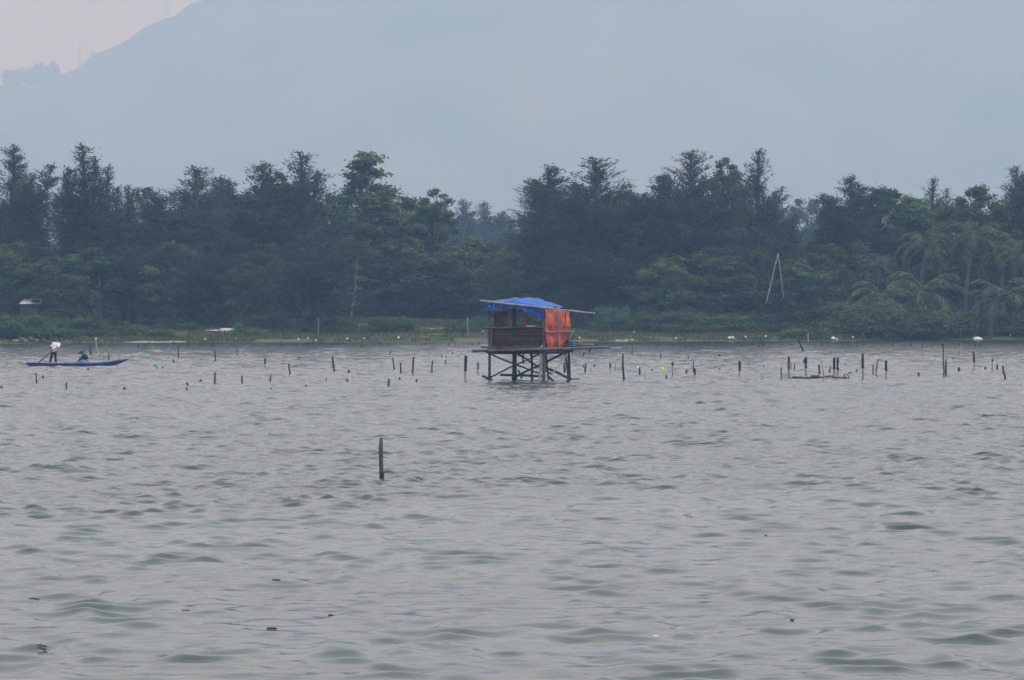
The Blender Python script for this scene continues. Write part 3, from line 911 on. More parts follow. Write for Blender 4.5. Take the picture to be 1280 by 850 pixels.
# white heap of sacking at the right shore
def heap():
    c = on_water(1225, 425.2); c.y = float(shore(c.x)) + .6
    r = empty('sack_heap', (c.x, c.y, float(land_z(c.x, c.y)))); tag(r, 'white heap of sacking with a stick at the right shore', 'heap')
    def fn(u, v):
        x = (u - .5) * 1.15; y = (v - .5) * .8
        e = max(0, 1 - (2 * u - 1) ** 2) * max(0, 1 - (2 * v - 1) ** 2)
        z = .27 * e ** .8 * (1 - .5 * abs(u - .48)) + .06 * mnoise.noise(Vector((u * 6, v * 6, 3))) * (e > 0.05)
        return (x, y, z - .02)
    MB().grid(fn, 16, 10).build('sacking', M['white'], r)
    MB().tube([(-.35, 0, .1), (-.22, .02, .62)], .025, 5).build('stick', M['pinkwood'], r)
heap()

# ---------------------------------------------------------------- ridge-top trees, mast, pylon
for i, (px, yt, w) in enumerate([(8, 86, 12), (14, 86, 12), (21, 85, 12), (27, 84, 12), (34, 84, 10), (40, 82, 12), (46, 80, 13), (52, 77, 14), (60, 80, 12), (66, 77, 13), (71, 79, 9), (116, 64, 8), (124, 66, 7), (129, 64, 6), (150, 55, 5), (164, 49, 6)]):
    x = (px - 640) / F * HR
    plant(['b0', 'b2', 'b1', 'b2'][i % 4], px, yt - (2 if i % 3 == 0 else 0), w * .85, HR - 3 + (i % 3) * 6, f'{ordinal(i)} from the left of the hazy trees on the hill ridge', 'trees on the hill ridge', base=float(ridge_z(x)) - 14)
M['steel'] = mat('galvanised_steel', (0.12, 0.12, 0.13), (0.18, 0.18, 0.19), .6, .1)
def lattice(name, px, ytop, wpx_b, wpx_t, label, cat, arms=()):
    x = (px - 640) / F * HR; zb = float(ridge_z(x)) - 3; H = CAMH + (HY - ytop) / F * HR - zb
    r = empty(name, (x, HR, zb)); tag(r, label, cat)
    wb = wpx_b / F * HR / 2; wt = wpx_t / F * HR / 2; t_ = .30
    for sx in (-1, 1):
        for sy in (-1, 1):
            MB().tube([(sx * wb, sy * wb, 0), (sx * wt, sy * wt, H)], t_, 4).build('leg', M['steel'], r)
    n = 7; mb = MB()
    for i in range(n):
        z0, z1 = H * i / n, H * (i + 1) / n
        a = wb + (wt - wb) * i / n; b = wb + (wt - wb) * (i + 1) / n
        for s in (-1, 1):
            mb.tube([(-a, s * a, z0), (b, s * b, z1)], t_ * .6, 4); mb.tube([(a, s * a, z0), (-b, s * b, z1)], t_ * .6, 4)
            mb.tube([(s * a, -a, z0), (s * b, b, z1)], t_ * .6, 4)
    mb.build('bracing', M['steel'], r)
    for z, hw in arms:
        MB().tube([(-hw, 0, H * z), (0, 0, H * z + 1.2), (hw, 0, H * z)], t_, 4).build('crossarm', M['steel'], r)
lattice('radio_mast', 100, 34, 1.1, .35, 'thin radio mast on the hill ridge', 'mast', ((.55, 1.6), (.7, 1.4)))
lattice('power_pylon', 208, -6, 9, 1.5, 'faint lattice power pylon on the hill ridge', 'pylon', ((.72, 11), (.86, 9)))

# ---------------------------------------------------------------- stilt hut
M['tarp'] = mat('blue_tarpaulin', (0.005, 0.042, 0.20), (0.014, 0.100, 0.40), .55, 1.6, bump=.5, bscale=4, spec=.25)
def add_creases(m):
    nt = m.node_tree; N = nt.nodes; L = nt.links; b = N['Principled BSDF']
    src = b.inputs['Base Color'].links[0].from_socket
    tc = N.new('ShaderNodeTexCoord'); mp = N.new('ShaderNodeMapping'); mp.inputs['Scale'].default_value = (6.0, .9, 1.6); mp.inputs['Rotation'].default_value = (0, 0, .5)
    L.new(tc.outputs['Object'], mp.inputs['Vector'])
    nz = N.new('ShaderNodeTexNoise'); nz.inputs['Scale'].default_value = 2.1; nz.inputs['Detail'].default_value = 3; L.new(mp.outputs['Vector'], nz.inputs['Vector'])
    rp = N.new('ShaderNodeValToRGB'); rp.color_ramp.elements[0].position = .63; rp.color_ramp.elements[0].color = (0, 0, 0, 1)
    rp.color_ramp.elements[1].position = .70; rp.color_ramp.elements[1].color = (.75, .75, .75, 1)
    L.new(nz.outputs['Fac'], rp.inputs['Fac'])
    mx = N.new('ShaderNodeMix'); mx.data_type = 'RGBA'
    L.new(rp.outputs['Color'], mx.inputs[0]); L.new(src, mx.inputs[6]); mx.inputs[7].default_value = (.42, .52, .68, 1)
    L.new(mx.outputs[2], b.inputs['Base Color'])
add_creases(M['tarp'])
M['orange'] = mat('orange_tarpaulin', (0.25, 0.042, 0.028), (0.48, 0.098, 0.055), .6, 2.4, bump=.7, bscale=4, spec=.35)
M['slat'] = mat('dark_bamboo_slat', (0.032, 0.017, 0.015), (0.075, 0.042, 0.036), .8, 3.0, bump=.3, rnd=.45)
M['deck'] = mat('grey_deck_plank', (0.07, 0.065, 0.065), (0.14, 0.13, 0.13), .9, 3.0, bump=.3, rnd=.2)
M['bluecan'] = mat('blue_plastic', (0.02, 0.10, 0.45), None, .4)
SC = 0.0427
HUT_A = math.radians(-30)
HC = on_water(661.5, 475.2)
hut = empty('stilt_hut', (HC.x, HC.y, 0), HUT_A)
tag(hut, 'fishing hut on stilts with blue tarpaulin roof and orange side', 'hut')
HW, HD = 1.68, 1.35          # half width and half depth, hut frame (x right, y away)
ca, sa = math.cos(HUT_A), math.sin(HUT_A)
def hz(py): return (475.2 - py) * SC
def hx(px, y):               # hut-frame x that shows at photo column px for hut-frame depth y
    return ((px - 661.5) * SC + sa * y) / ca
def hy(px, x):               # hut-frame y that shows at column px for given x
    return ((px - 661.5) * SC - ca * x) / (-sa)
hr = random.Random(5)
def stick(name, p0, p1, r0, m, r1=None, bend=.02, n=7, parent=hut):
    p0 = Vector(p0); p1 = Vector(p1); r1 = r0 * .85 if r1 is None else r1
    pts = [p0.lerp(p1, i / 4) + (Vector((hr.uniform(-bend, bend), hr.uniform(-bend, bend), hr.uniform(-bend, bend))) if 0 < i < 4 else Vector()) for i in range(5)]
    return MB().tube(pts, [r0 + (r1 - r0) * i / 4 for i in range(5)], n, .06, hr).build(name, m, parent, True)
# stilts
stick('stilt', (-HW, -HD, -1.3), (-HW, -HD, hz(377)), .085, M['wood'], .06)
stick('stilt', (HW, -HD, -1.3), (HW, -HD, hz(386)), .105, M['wood'], .07)
stick('stilt', (-HW, HD, -1.3), (-HW, HD, hz(383)), .155, M['wetwood'], .09)
stick('stilt', (HW + .12, HD, -1.3), (HW - .2, HD, hz(388)), .085, M['wetwood'], .06)
stick('stilt', (hx(666, -.2), -.2, -1.3), (hx(664, -.2), -.2, hz(436)), .07, M['wetwood'])
stick('stilt', (hx(654, HD), HD, hz(455)), (hx(654, HD), HD, hz(436)), .05, M['wood'])
stick('stilt', (hx(689, HD), HD, -1.3), (hx(682, HD), HD, hz(436)), .06, M['wetwood'])
stick('stilt', (hx(714, HD - .3), HD - .3, -1.3), (hx(706, HD - .3), HD - .3, hz(437)), .06, M['wetwood'])
o = stick('prop_pole', (hx(672, -HD - .25), -HD - .25, -1.2), (hx(677, -HD - .1), -HD - .1, hz(431)), .065, M['palewood'])
# braces
def br(px0, y0, px1, y1, d0, d1, r, m):
    stick('brace', (hx(px0, d0), d0, hz(y0)), (hx(px1, d1), d1, hz(y1)), r, m, bend=.03)
br(610, 441, 673, 466, -HD - .10, -HD - .12, .05, M['wetwood'])
br(602, 477, 674, 442, -HD + .12, -HD + .14, .045, M['wetwood'])
br(640, 474, 708, 440, HD - .2, HD - .22, .065, M['wetwood'])
br(644, 442, 690, 468, HD + .14, HD + .1, .055, M['wetwood'])
br(679, 459, 714, 474, HD + .22, HD + .2, .075, M['wetwood'])
br(689, 468, 708, 444, -HD + .3, HD - .5, .035, M['palewood'])
br(626, 469, 682, 470, .3, .2, .075, M['wetwood'])
br(648, 463, 652, 474, .6, .6, .05, M['wetwood'])
br(603, 469.5, 616, 474.5, -HD - .14, -HD + .2, .06, M['wetwood'])
br(604, 476, 614, 473, -HD - .2, -HD + .35, .05, M['wetwood'])
br(684, 468, 693, 476, -HD + .25, -HD + .1, .06, M['wetwood'])
br(709, 475.5, 724, 474.6, HD + .3, HD + .1, .06, M['wood'])
# deck beams, long poles and planks
zd = hz(437.5)
stick('deck_beam', (hx(590.5, -HD - .16), -HD - .16, hz(438.8)), (hx(757, -HD - .16), -HD - .16, hz(432.8)), .085, M['deck'], .07)
stick('deck_beam', (hx(601.5, HD + .15), HD + .15, hz(434.6)), (hx(742, HD + .15), HD + .15, hz(430)), .075, M['deck'], .06)
stick('deck_beam', (hx(620, 0), 0, hz(440.2)), (hx(716, 0), 0, hz(437.4)), .085, M['wetwood'])
stick('deck_beam', (hx(617, -HD + .1), -HD + .1, hz(441)), (hx(704, -HD + .1), -HD + .1, hz(440)), .075, M['wetwood'])
stick('deck_beam', (hx(628, HD - .1), HD - .1, hz(440.6)), (hx(712, HD - .1), HD - .1, hz(439)), .07, M['wetwood'])
stick('deck_beam', (-HW, -HD - .3, zd - .10), (-HW, HD + .3, zd - .10), .07, M['wetwood'])
stick('deck_beam', (HW, -HD - .3, zd - .06), (HW, HD + .3, zd - .06), .07, M['wetwood'])
npl = 17
dk = MB()
for y_ in (-.8, .8): dk.tube([(-HW - .1, y_, zd - .05), (HW + .1, y_, zd - .05)], .06, 6)
dk = dk.build('deck', M['wetwood'], hut)
for i in range(npl):
    x = -HW - .05 + (2 * HW + .1) * (i + .5) / npl
    MB().box((x, hr.uniform(-.08, .08), zd + .06 + hr.uniform(-.008, .008) + .006 * i / npl), (2 * HW / npl * .9, 2 * HD + .25, .05)).build('deck_plank', M['deck'], dk)
for px0, px1, y, d in ((698, 741, 431.2, HD - .5), (700, 736, 432.0, HD - .1), (696, 732, 434.4, -.6), (694, 726, 435.2, -1.0)):
    stick('deck_pole', (hx(px0, d), d, hz(y + 1.2)), (hx(px1, d), d, hz(y)), .05, M['deck'])
stick('hanging_stump', (hx(735, -HD), -HD, hz(438)), (hx(737.5, -HD - .12), -HD - .12, hz(433)), .05, M['wetwood'])
# front and left half walls of horizontal bamboo slats
zt, zb = hz(410.2), hz(434.6)
fw = MB(); lw = MB(); bw = MB()
for t in (.18, .5, .82):
    fw.box((-HW + 2 * HW * t, -HD + .075, (zt + zb) / 2), (.06, .05, zt - zb)); lw.box((-HW + .095, -HD + 2 * HD * t, (zt + zb) / 2), (.05, .06, zt - zb)); bw.box((-HW + 2 * HW * t, HD - .10, (zt + zb) / 2), (.06, .05, zt - zb))
fw = fw.build('front_wall', M['slat'], hut); lw = lw.build('left_wall', M['slat'], hut); bw = bw.build('back_wall', M['slat'], hut)
ns = 13
for i in range(ns):
    z = zb + (zt - zb) * (i + .5) / ns
    MB().tube([(-HW + .10, -HD + hr.uniform(-.012, .012), z), (HW - .04, -HD + hr.uniform(-.012, .012), z + hr.uniform(-.01, .01))], (zt - zb) / ns * .54, 6).build('wall_slat', M['slat'], fw, True)
    MB().tube([(-HW + .02, -HD + .12, z), (-HW + .02, HD - .1, z)], (zt - zb) / ns * .54, 6).build('wall_slat', M['slat'], lw, True)
for i in range(7):
    z = zb + (zt - zb) * (i + .5) / 7
    MB().box((0, HD - .05, z), (2 * HW - .2, .03, (zt - zb) / 7 * .97)).build('wall_board', M['slat'], bw)
MB().box((-HW + .17, -HD - .09, (zt + zb) / 2), (.16, .03, zt - zb)).build('corner_board', M['wood'], fw)
stick('window_rail', (-HW - .42, -HD - .10, hz(409.6)), (HW + .02, -HD - .10, hz(409.0)), .05, M['wood'])
stick('window_rail', (-HW, HD, hz(409.4)), (HW, HD, hz(409)), .045, M['wood'])
stick('sill_pole', (-HW - .05, -HD - .12, hz(434.4)), (HW, -HD - .12, hz(433.6)), .05, M['wood'])
# posts inside, dark hanging panel, orange bundle
stick('post', (hx(641.5, -HD + .15), -HD + .15, zd), (hx(641.5, -HD + .15), -HD + .15, hz(383)), .05, M['wetwood'])
stick('post', (hx(657.5, HD - .2), HD - .2, zd), (hx(657.5, HD - .2), HD - .2, hz(385)), .05, M['wetwood'])
def panel(u, v):
    x0 = hx(617.5, -.9); x1 = hx(634.5, -.9)
    return (x0 + (x1 - x0) * u, -.9 + .05 * math.sin(u * 9), hz(411) + (hz(390.5 - 2 * u) - hz(411)) * v)
MB().grid(panel, 10, 6).build('hanging_panel', M['slat'], hut)
def bundle(u, v):
    a = u * 2 * math.pi; z = hz(410) + (hz(396) - hz(410)) * v
    r = .10 * math.sin(math.pi * min(1, .12 + .8 * v)) ** .5 * (1 + .2 * math.sin(3 * a + v * 5))
    return (hx(657.5, -.3) + r * math.cos(a), -.3 + r * math.sin(a), z)
MB().grid(bundle, 12, 10).build('orange_cloth', M['orange'], hut)
def cloth2(u, v):
    return (hx(660 + 9 * u, -.2), -.2 + .05 * math.sin(u * 8), hz(396 + 5 * u * (1 - v)) - .26 * v * (1 - .6 * u))
MB().grid(cloth2, 10, 5).build('orange_cloth', M['orange'], hut)
MB().box((hx(665, -.4), -.4, hz(408)), (.5, .3, .1)).build('white_tray', M['white'], hut)
# roof frame
EP0 = Vector((hx(600.5, -HD - .30), -HD - .30, hz(376.0))); EP1 = Vector((hx(742, -HD - .30), -HD - .30, hz(391.5)))
stick('eave_pole', EP0, EP1, .06, M['palewood'], .035, .015)
stick('rafter', (-HW, -HD - .2, hz(379.5)), (-HW, HD + .2, hz(383)), .045, M['wood'])
stick('rafter', (HW, -HD - .2, hz(387)), (HW, HD + .2, hz(388.2)), .045, M['wood'])
stick('ridge_pole', (-HW - .1, -.1, hz(376.2)), (HW + .1, -.1, hz(384)), .05, M['wood'])
stick('rear_eave_pole', (-HW - .2, HD, hz(383)), (HW + .75, HD, hz(389)), .045, M['wood'])
def eave_z(x):
    t = (x - EP0.x) / (EP1.x - EP0.x); return EP0.z + (EP1.z - EP0.z) * t
RU = [0, .2, .4, .6, .8, .93, 1.0]; RH = [hz(378.2), hz(374.4), hz(371.9), hz(372.8), hz(377.2), hz(382.4), hz(385.2)]
FU = [0, .12, .28, .40, .55, .8, 1.0]; FD = [.58, .50, .28, .13, .26, .47, .60]
def tarp(u, v):
    x = -HW - .06 + (2 * HW + .16) * u
    ez = eave_z(x) + .055; rz = float(np.interp(u, RU, RH)); bz = hz(384.5 + 4.2 * u)
    fd = float(np.interp(u, FU, FD))
    wr = .05 * (1 - 3.2 * abs(mnoise.noise(Vector((u * 4 + v * 2.5, v * 3.5 - u * 1.5, 3.7))))) + .06 * mnoise.noise(Vector((u * 5.5, v * 4.5, 1.3))) + .04 * mnoise.noise(Vector((u * 12, v * 9, 7)))
    ye = -HD - .19
    if v < .22:
        t = v / .22
        return (x + .04 * mnoise.noise(Vector((u * 6, v * 3, 4))), ye - .015 - .05 * math.sin(t * 3.1) * mnoise.noise(Vector((u * 4, 2, 9))), ez - .05 - fd * (1 - t) + wr * .4 * (1 - t))
    if v < .9:
        t = (v - .22) / .68
        y = ye + (2 * HD + .40) * t
        if t < .5:
            q = t / .5; z = ez + (rz - ez) * math.sin(q * math.pi / 2) ** .85
        else:
            q = (t - .5) / .5; z = rz + (bz - rz) * (1 - math.cos(q * math.pi / 2))
        return (x, y, z + wr * math.sin(t * math.pi) + .012)
    t = (v - .9) / .1
    return (x, ye + 2 * HD + .40 + .03 * t, bz - .22 * t + wr * .3)
tp = MB().grid(tarp, 46, 44).build('roof_tarpaulin', M['tarp'], hut, True)
sm = tp.modifiers.new('thick', 'SOLIDIFY'); sm.thickness = .012
# orange side sheet from the near right corner to the far right corner
def side(u, v):
    y = -HD - .06 + (2 * HD - .06) * u
    z = hz(435.6 + .6 * u) + (hz(386.8 + 1.4 * u) - hz(435.6 + .6 * u)) * v
    pin = min(1, abs(v - .42) * 4.0)
    x = HW + .08 + .05 * pin * math.sin(math.pi * v) * (.6 + .4 * math.sin(u * 7 + 1)) + .07 * mnoise.noise(Vector((u * 4.2, v * 4.0, 2))) + .07 * mnoise.noise(Vector((u * 10, v * 9, 5)))
    x += .05 * math.exp(-((v - .5) / .25) ** 2) * u
    if v < .3: x -= .12 * (1 - v / .3) * u
    y2 = y - (.75 * u * (1 - v / .4) if v < .4 else 0) + .05 * mnoise.noise(Vector((v * 5, u * 3, 8)))
    if v < .3: y2 += .40 * (1 - v / .3) * (1 - u)
    return (x, y2, z)
sd_ = MB().grid(side, 30, 34).build('side_tarpaulin', M['orange'], hut, True)
sm = sd_.modifiers.new('thick', 'SOLIDIFY'); sm.thickness = .010
M['batten'] = mat('grey_batten', (0.10, 0.095, 0.08), (0.16, 0.15, 0.125), .9, 3.0, bump=.3)
stick('batten', (HW + .22, -HD - .02, hz(415)), (HW + .24, HD + .02, hz(414.2)), .055, M['batten'])
stick('batten', (HW + .24, hy(697, HW + .24), hz(435)), (HW + .24, hy(696.5, HW + .24), hz(388.5)), .05, M['batten'])
stick('rope', (HW + .26, hy(707.5, HW + .26), hz(388.5)), (HW + .26, hy(705.5, HW + .26), hz(410)), .022, M['rubber'])
stick('rope', (HW + .26, hy(711.5, HW + .26), hz(416)), (HW + .24, hy(704.0, HW + .24), hz(434)), .035, M['rubber'])
stick('loose_stick', (HW + .4, hy(711, HW + .4), hz(424)), (HW + .4, hy(717.5, HW + .4), hz(412.5)), .02, M['pinkwood'])
can = MB(); cx, cy = hx(716.5, HD - .3), HD - .3
can.tube([(cx, cy, hz(433)), (cx, cy, hz(428)), (cx, cy, hz(426.4)), (cx, cy, hz(425.6))], [.085, .085, .05, .04], 10); can.build('blue_can', M['bluecan'], hut, True)
for px, l in ((710, 6), (714, 10), (719, 7), (723, 8), (703, 5)):
    p = Vector((hx(px, .4), .4, hz(436))); stick('rope', p, p + Vector((hr.uniform(-.2, .2), 0, -l * SC)), .012, M['wetwood'], bend=.06, n=4)

# ---------------------------------------------------------------- blue boat
M['boatblue'] = mat('blue_boat_paint', (0.008, 0.034, 0.15), (0.018, 0.062, 0.24), .5, 2.0, spec=.4, bump=.1)
M['boatin'] = mat('boat_inside', (0.05, 0.09, 0.16), (0.09, 0.13, 0.20), .8, 2.0)
BC = on_water(97, 457.2); BSC = BC.y / F
boat = empty('rowing_boat', (BC.x, BC.y, 0), math.radians(3)); tag(boat, 'long narrow blue wooden boat carrying two people', 'boat')
def bxp(px): return (px - 97) * BSC
def bzp(py): return (457.2 - py) * BSC
TOPX = [33, 37, 45, 70, 100, 120, 135, 148, 157, 160.5]; TOPY = [453.9, 453.3, 453.6, 454.6, 454.6, 454.1, 452.8, 450.9, 449.4, 448.7]
BOTX = [33, 36, 45, 70, 120, 135, 142, 150, 157, 160.5]; BOTY = [455.2, 457, 459, 460, 460, 459, 457.4, 454.6, 451.2, 449.2]
WX = [33, 36, 42, 60, 100, 125, 140, 152, 160.5]; WW_ = [.10, .22, .36, .46, .48, .42, .30, .14, .02]
def hull():
    n = 40; out = MB(); inn = MB(); rail = MB()
    secs = []
    for i in range(n + 1):
        px = 33 + 127.5 * i / n; x = bxp(px)
        zt = bzp(np.interp(px, TOPX, TOPY)); zb_ = bzp(np.interp(px, BOTX, BOTY)); w = float(np.interp(px, WX, WW_))
        secs.append((x, zt, zb_, w))
    def skin(mb, inset, flip):
        vs = []
        for x, zt, zb_, w in secs:
            w2 = max(.008, w - inset); b2 = min(zb_ + inset, zt - .01)
            for s, h in ((-1, 1), (-.93, .5), (-.62, .08), (0, 0), (.62, .08), (.93, .5), (1, 1)):
                vs.append((x, s * w2, b2 + (zt - b2) * h))
        fs = []
        for i in range(n):
            for j in range(6):
                a = i * 7 + j; fs.append((a, a + 1, a + 8, a + 7))
        fs.append(tuple(range(7))); fs.append(tuple(n * 7 + j for j in range(6, -1, -1)))
        mb.add(vs, fs)
    skin(out, 0, 0); skin(inn, .035, 1)
    hl_ = out.build('hull', M['boatblue'], boat, True)
    inn.build('inner_hull', M['boatin'], hl_, True)
    for s in (-1, 1):
        MB().tube([(x, s * (w - .012), zt + .004) for x, zt, zb_, w in secs], .032, 6).build('gunwale', M['boatblue'], hl_, True)
    for px in (44, 62, 84, 116, 134):
        w = float(np.interp(px, WX, WW_)); zt = bzp(np.interp(px, TOPX, TOPY))
        MB().box((bxp(px), 0, zt - .03), (.16, 2 * w - .05, .03)).build('thwart', M['boatin'], hl_)
    MB().tube([(bxp(145), .05, bzp(452)), (bxp(147.5), 0, bzp(449)), (bxp(149.5), 0, bzp(448))], [.02, .018, .014], 5).build('mooring_hook', M['wetwood'], boat, True)
    MB().grid(lambda u, v: (bxp(53 + 5.5 * u), -.2 + .4 * v, bzp(455.3) + .12 * math.sin(math.pi * u) ** .7 * math.sin(math.pi * v) ** .7 + .03 * mnoise.noise(Vector((u * 5, v * 5, 0)))), 10, 8).build('net_pile', M['pinkwood'], boat)
hull()

# ---------------------------------------------------------------- people
M['skin'] = mat('skin', (0.20, 0.105, 0.07), (0.26, 0.14, 0.09), .6, 6)
M['shirtw'] = mat('white_shirt', (0.62, 0.62, 0.66), (0.74, 0.74, 0.77), .85, 5, bump=.2)
M['trous'] = mat('dark_trousers', (0.016, 0.018, 0.030), (0.028, 0.030, 0.045), .85, 5)
M['teal'] = mat('dark_teal_top', (0.007, 0.018, 0.026), (0.013, 0.030, 0.038), .85, 5)
M['red'] = mat('red_cloth', (0.48, 0.06, 0.07), (0.58, 0.10, 0.10), .85, 5)
M['bluet'] = mat('pale_blue_trousers', (0.14, 0.24, 0.40), (0.20, 0.32, 0.50), .85, 5)
M['hair'] = mat('black_hair', (0.010, 0.009, 0.009), (0.02, 0.018, 0.016), .6, 9)
M['cap'] = mat('dark_red_cap', (0.028, 0.011, 0.010), (0.05, 0.018, 0.015), .85, 6)
M['hat'] = mat('dark_straw_hat', (0.018, 0.015, 0.020), (0.045, 0.036, 0.034), .8, 8, bump=.2)
M['lips'] = mat('lips', (0.25, 0.10, 0.08), None, .6)

def grow(name, verts, edges, m, parent, sub=2, root=0):
    """one continuous skinned surface along connected joints; verts = (co, rx, ry)"""
    me = bpy.data.meshes.new(name + '_bones')
    me.from_pydata([v[0] for v in verts], edges, [])
    o = bpy.data.objects.new(name, me); COL.objects.link(o)
    md = o.modifiers.new('skin', 'SKIN')
    md.use_smooth_shade = True
    for i, v in enumerate(verts):
        sv = me.skin_vertices[0].data[i]
        sv.radius = (v[1], v[2] if len(v) > 2 else v[1]); sv.use_root = (i == root)
    sb = o.modifiers.new('sub', 'SUBSURF'); sb.levels = sub; sb.render_levels = sub
    dg = bpy.context.evaluated_depsgraph_get()
    nm = bpy.data.meshes.new_from_object(o.evaluated_get(dg))
    bpy.data.objects.remove(o); bpy.data.meshes.remove(me)
    nm.name = name; nm.materials.clear(); nm.materials.append(m)
    for p in nm.polygons: p.use_smooth = True; p.material_index = 0
    return link(bpy.data.objects.new(name, nm), parent)

def head_parts(person, c, fwd, up, s=1.0):
    """face features, ears and hair on the head centred at c looking along fwd"""
    f = Vector(fwd).normalized(); u = Vector(up); u = (u - f * u.dot(f)).normalized(); r = f.cross(u).normalized()
    R = Matrix((r, f, u)).transposed()
    def put(name, off, sc, m, seg=10):
        bm = bmesh.new(); bmesh.ops.create_uvsphere(bm, u_segments=seg, v_segments=7, radius=1.0)
        for v in bm.verts:
            v.co = R @ Vector((v.co.x * sc[0] + off[0], v.co.y * sc[1] + off[1], v.co.z * sc[2] + off[2])) * s + Vector(c)
        me = bpy.data.meshes.new(name); bm.to_mesh(me); bm.free(); me.materials.append(m)
        for p in me.polygons: p.use_smooth = True
        return link(bpy.data.objects.new(name, me), person)
    for sx in (-1, 1):
        put('eye', (sx * .032, .083, .005), (.012, .008, .008), M['hair'])
        put('ear', (sx * .078, -.002, -.005), (.012, .024, .034), M['skin'])
    put('nose', (0, .097, -.018), (.014, .018, .022), M['skin'])
    put('mouth', (0, .088, -.055), (.024, .008, .007), M['lips'])
    put('hair', (0, -.016, .028), (.081, .096, .094), M['hair'], 14)
    return R

def hand(verts, edges, wi, wrist, d, curl_to, side, s=1.0):
    """palm and five fingers grown from vertex wi; d = forearm direction, curl_to = direction the fingers close"""
    d = Vector(d).normalized(); cdir = Vector(curl_to); cdir = (cdir - d * cdir.dot(d)).normalized(); lat = d.cross(cdir).normalized() * side
    w = Vector(wrist)
    palm = w + d * .055 * s
    verts.append((palm, .030 * s, .020 * s)); pi = len(verts) - 1; edges.append((wi, pi))
    for k, (o, L) in enumerate(((-.030, .070), (-.010, .082), (.011, .076), (.030, .060))):
        b = palm + d * .035 * s + lat * o * s
        verts.append((b, .010 * s, .010 * s)); i0 = len(verts) - 1; edges.append((pi, i0))
        m_ = b + (d * .45 + cdir * .85).normalized() * L * .55 * s
        verts.append((m_, .009 * s, .009 * s)); edges.append((i0, i0 + 1))
        t_ = m_ + (-d * .45 + cdir * .75).normalized() * L * .45 * s
        verts.append((t_, .0075 * s, .0075 * s)); edges.append((i0 + 1, i0 + 2))
    b = palm - lat * .030 * s - d * .012 * s
    verts.append((b, .012 * s, .012 * s)); i0 = len(verts) - 1; edges.append((pi, i0))
    m_ = b - lat * .022 * s + d * .025 * s + cdir * .02 * s
    verts.append((m_, .011 * s, .011 * s)); edges.append((i0, i0 + 1))
    verts.append((m_ + (cdir * .8 + d * .3 + lat * .3).normalized() * .034 * s, .0085 * s, .0085 * s)); edges.append((i0 + 1, i0 + 2))

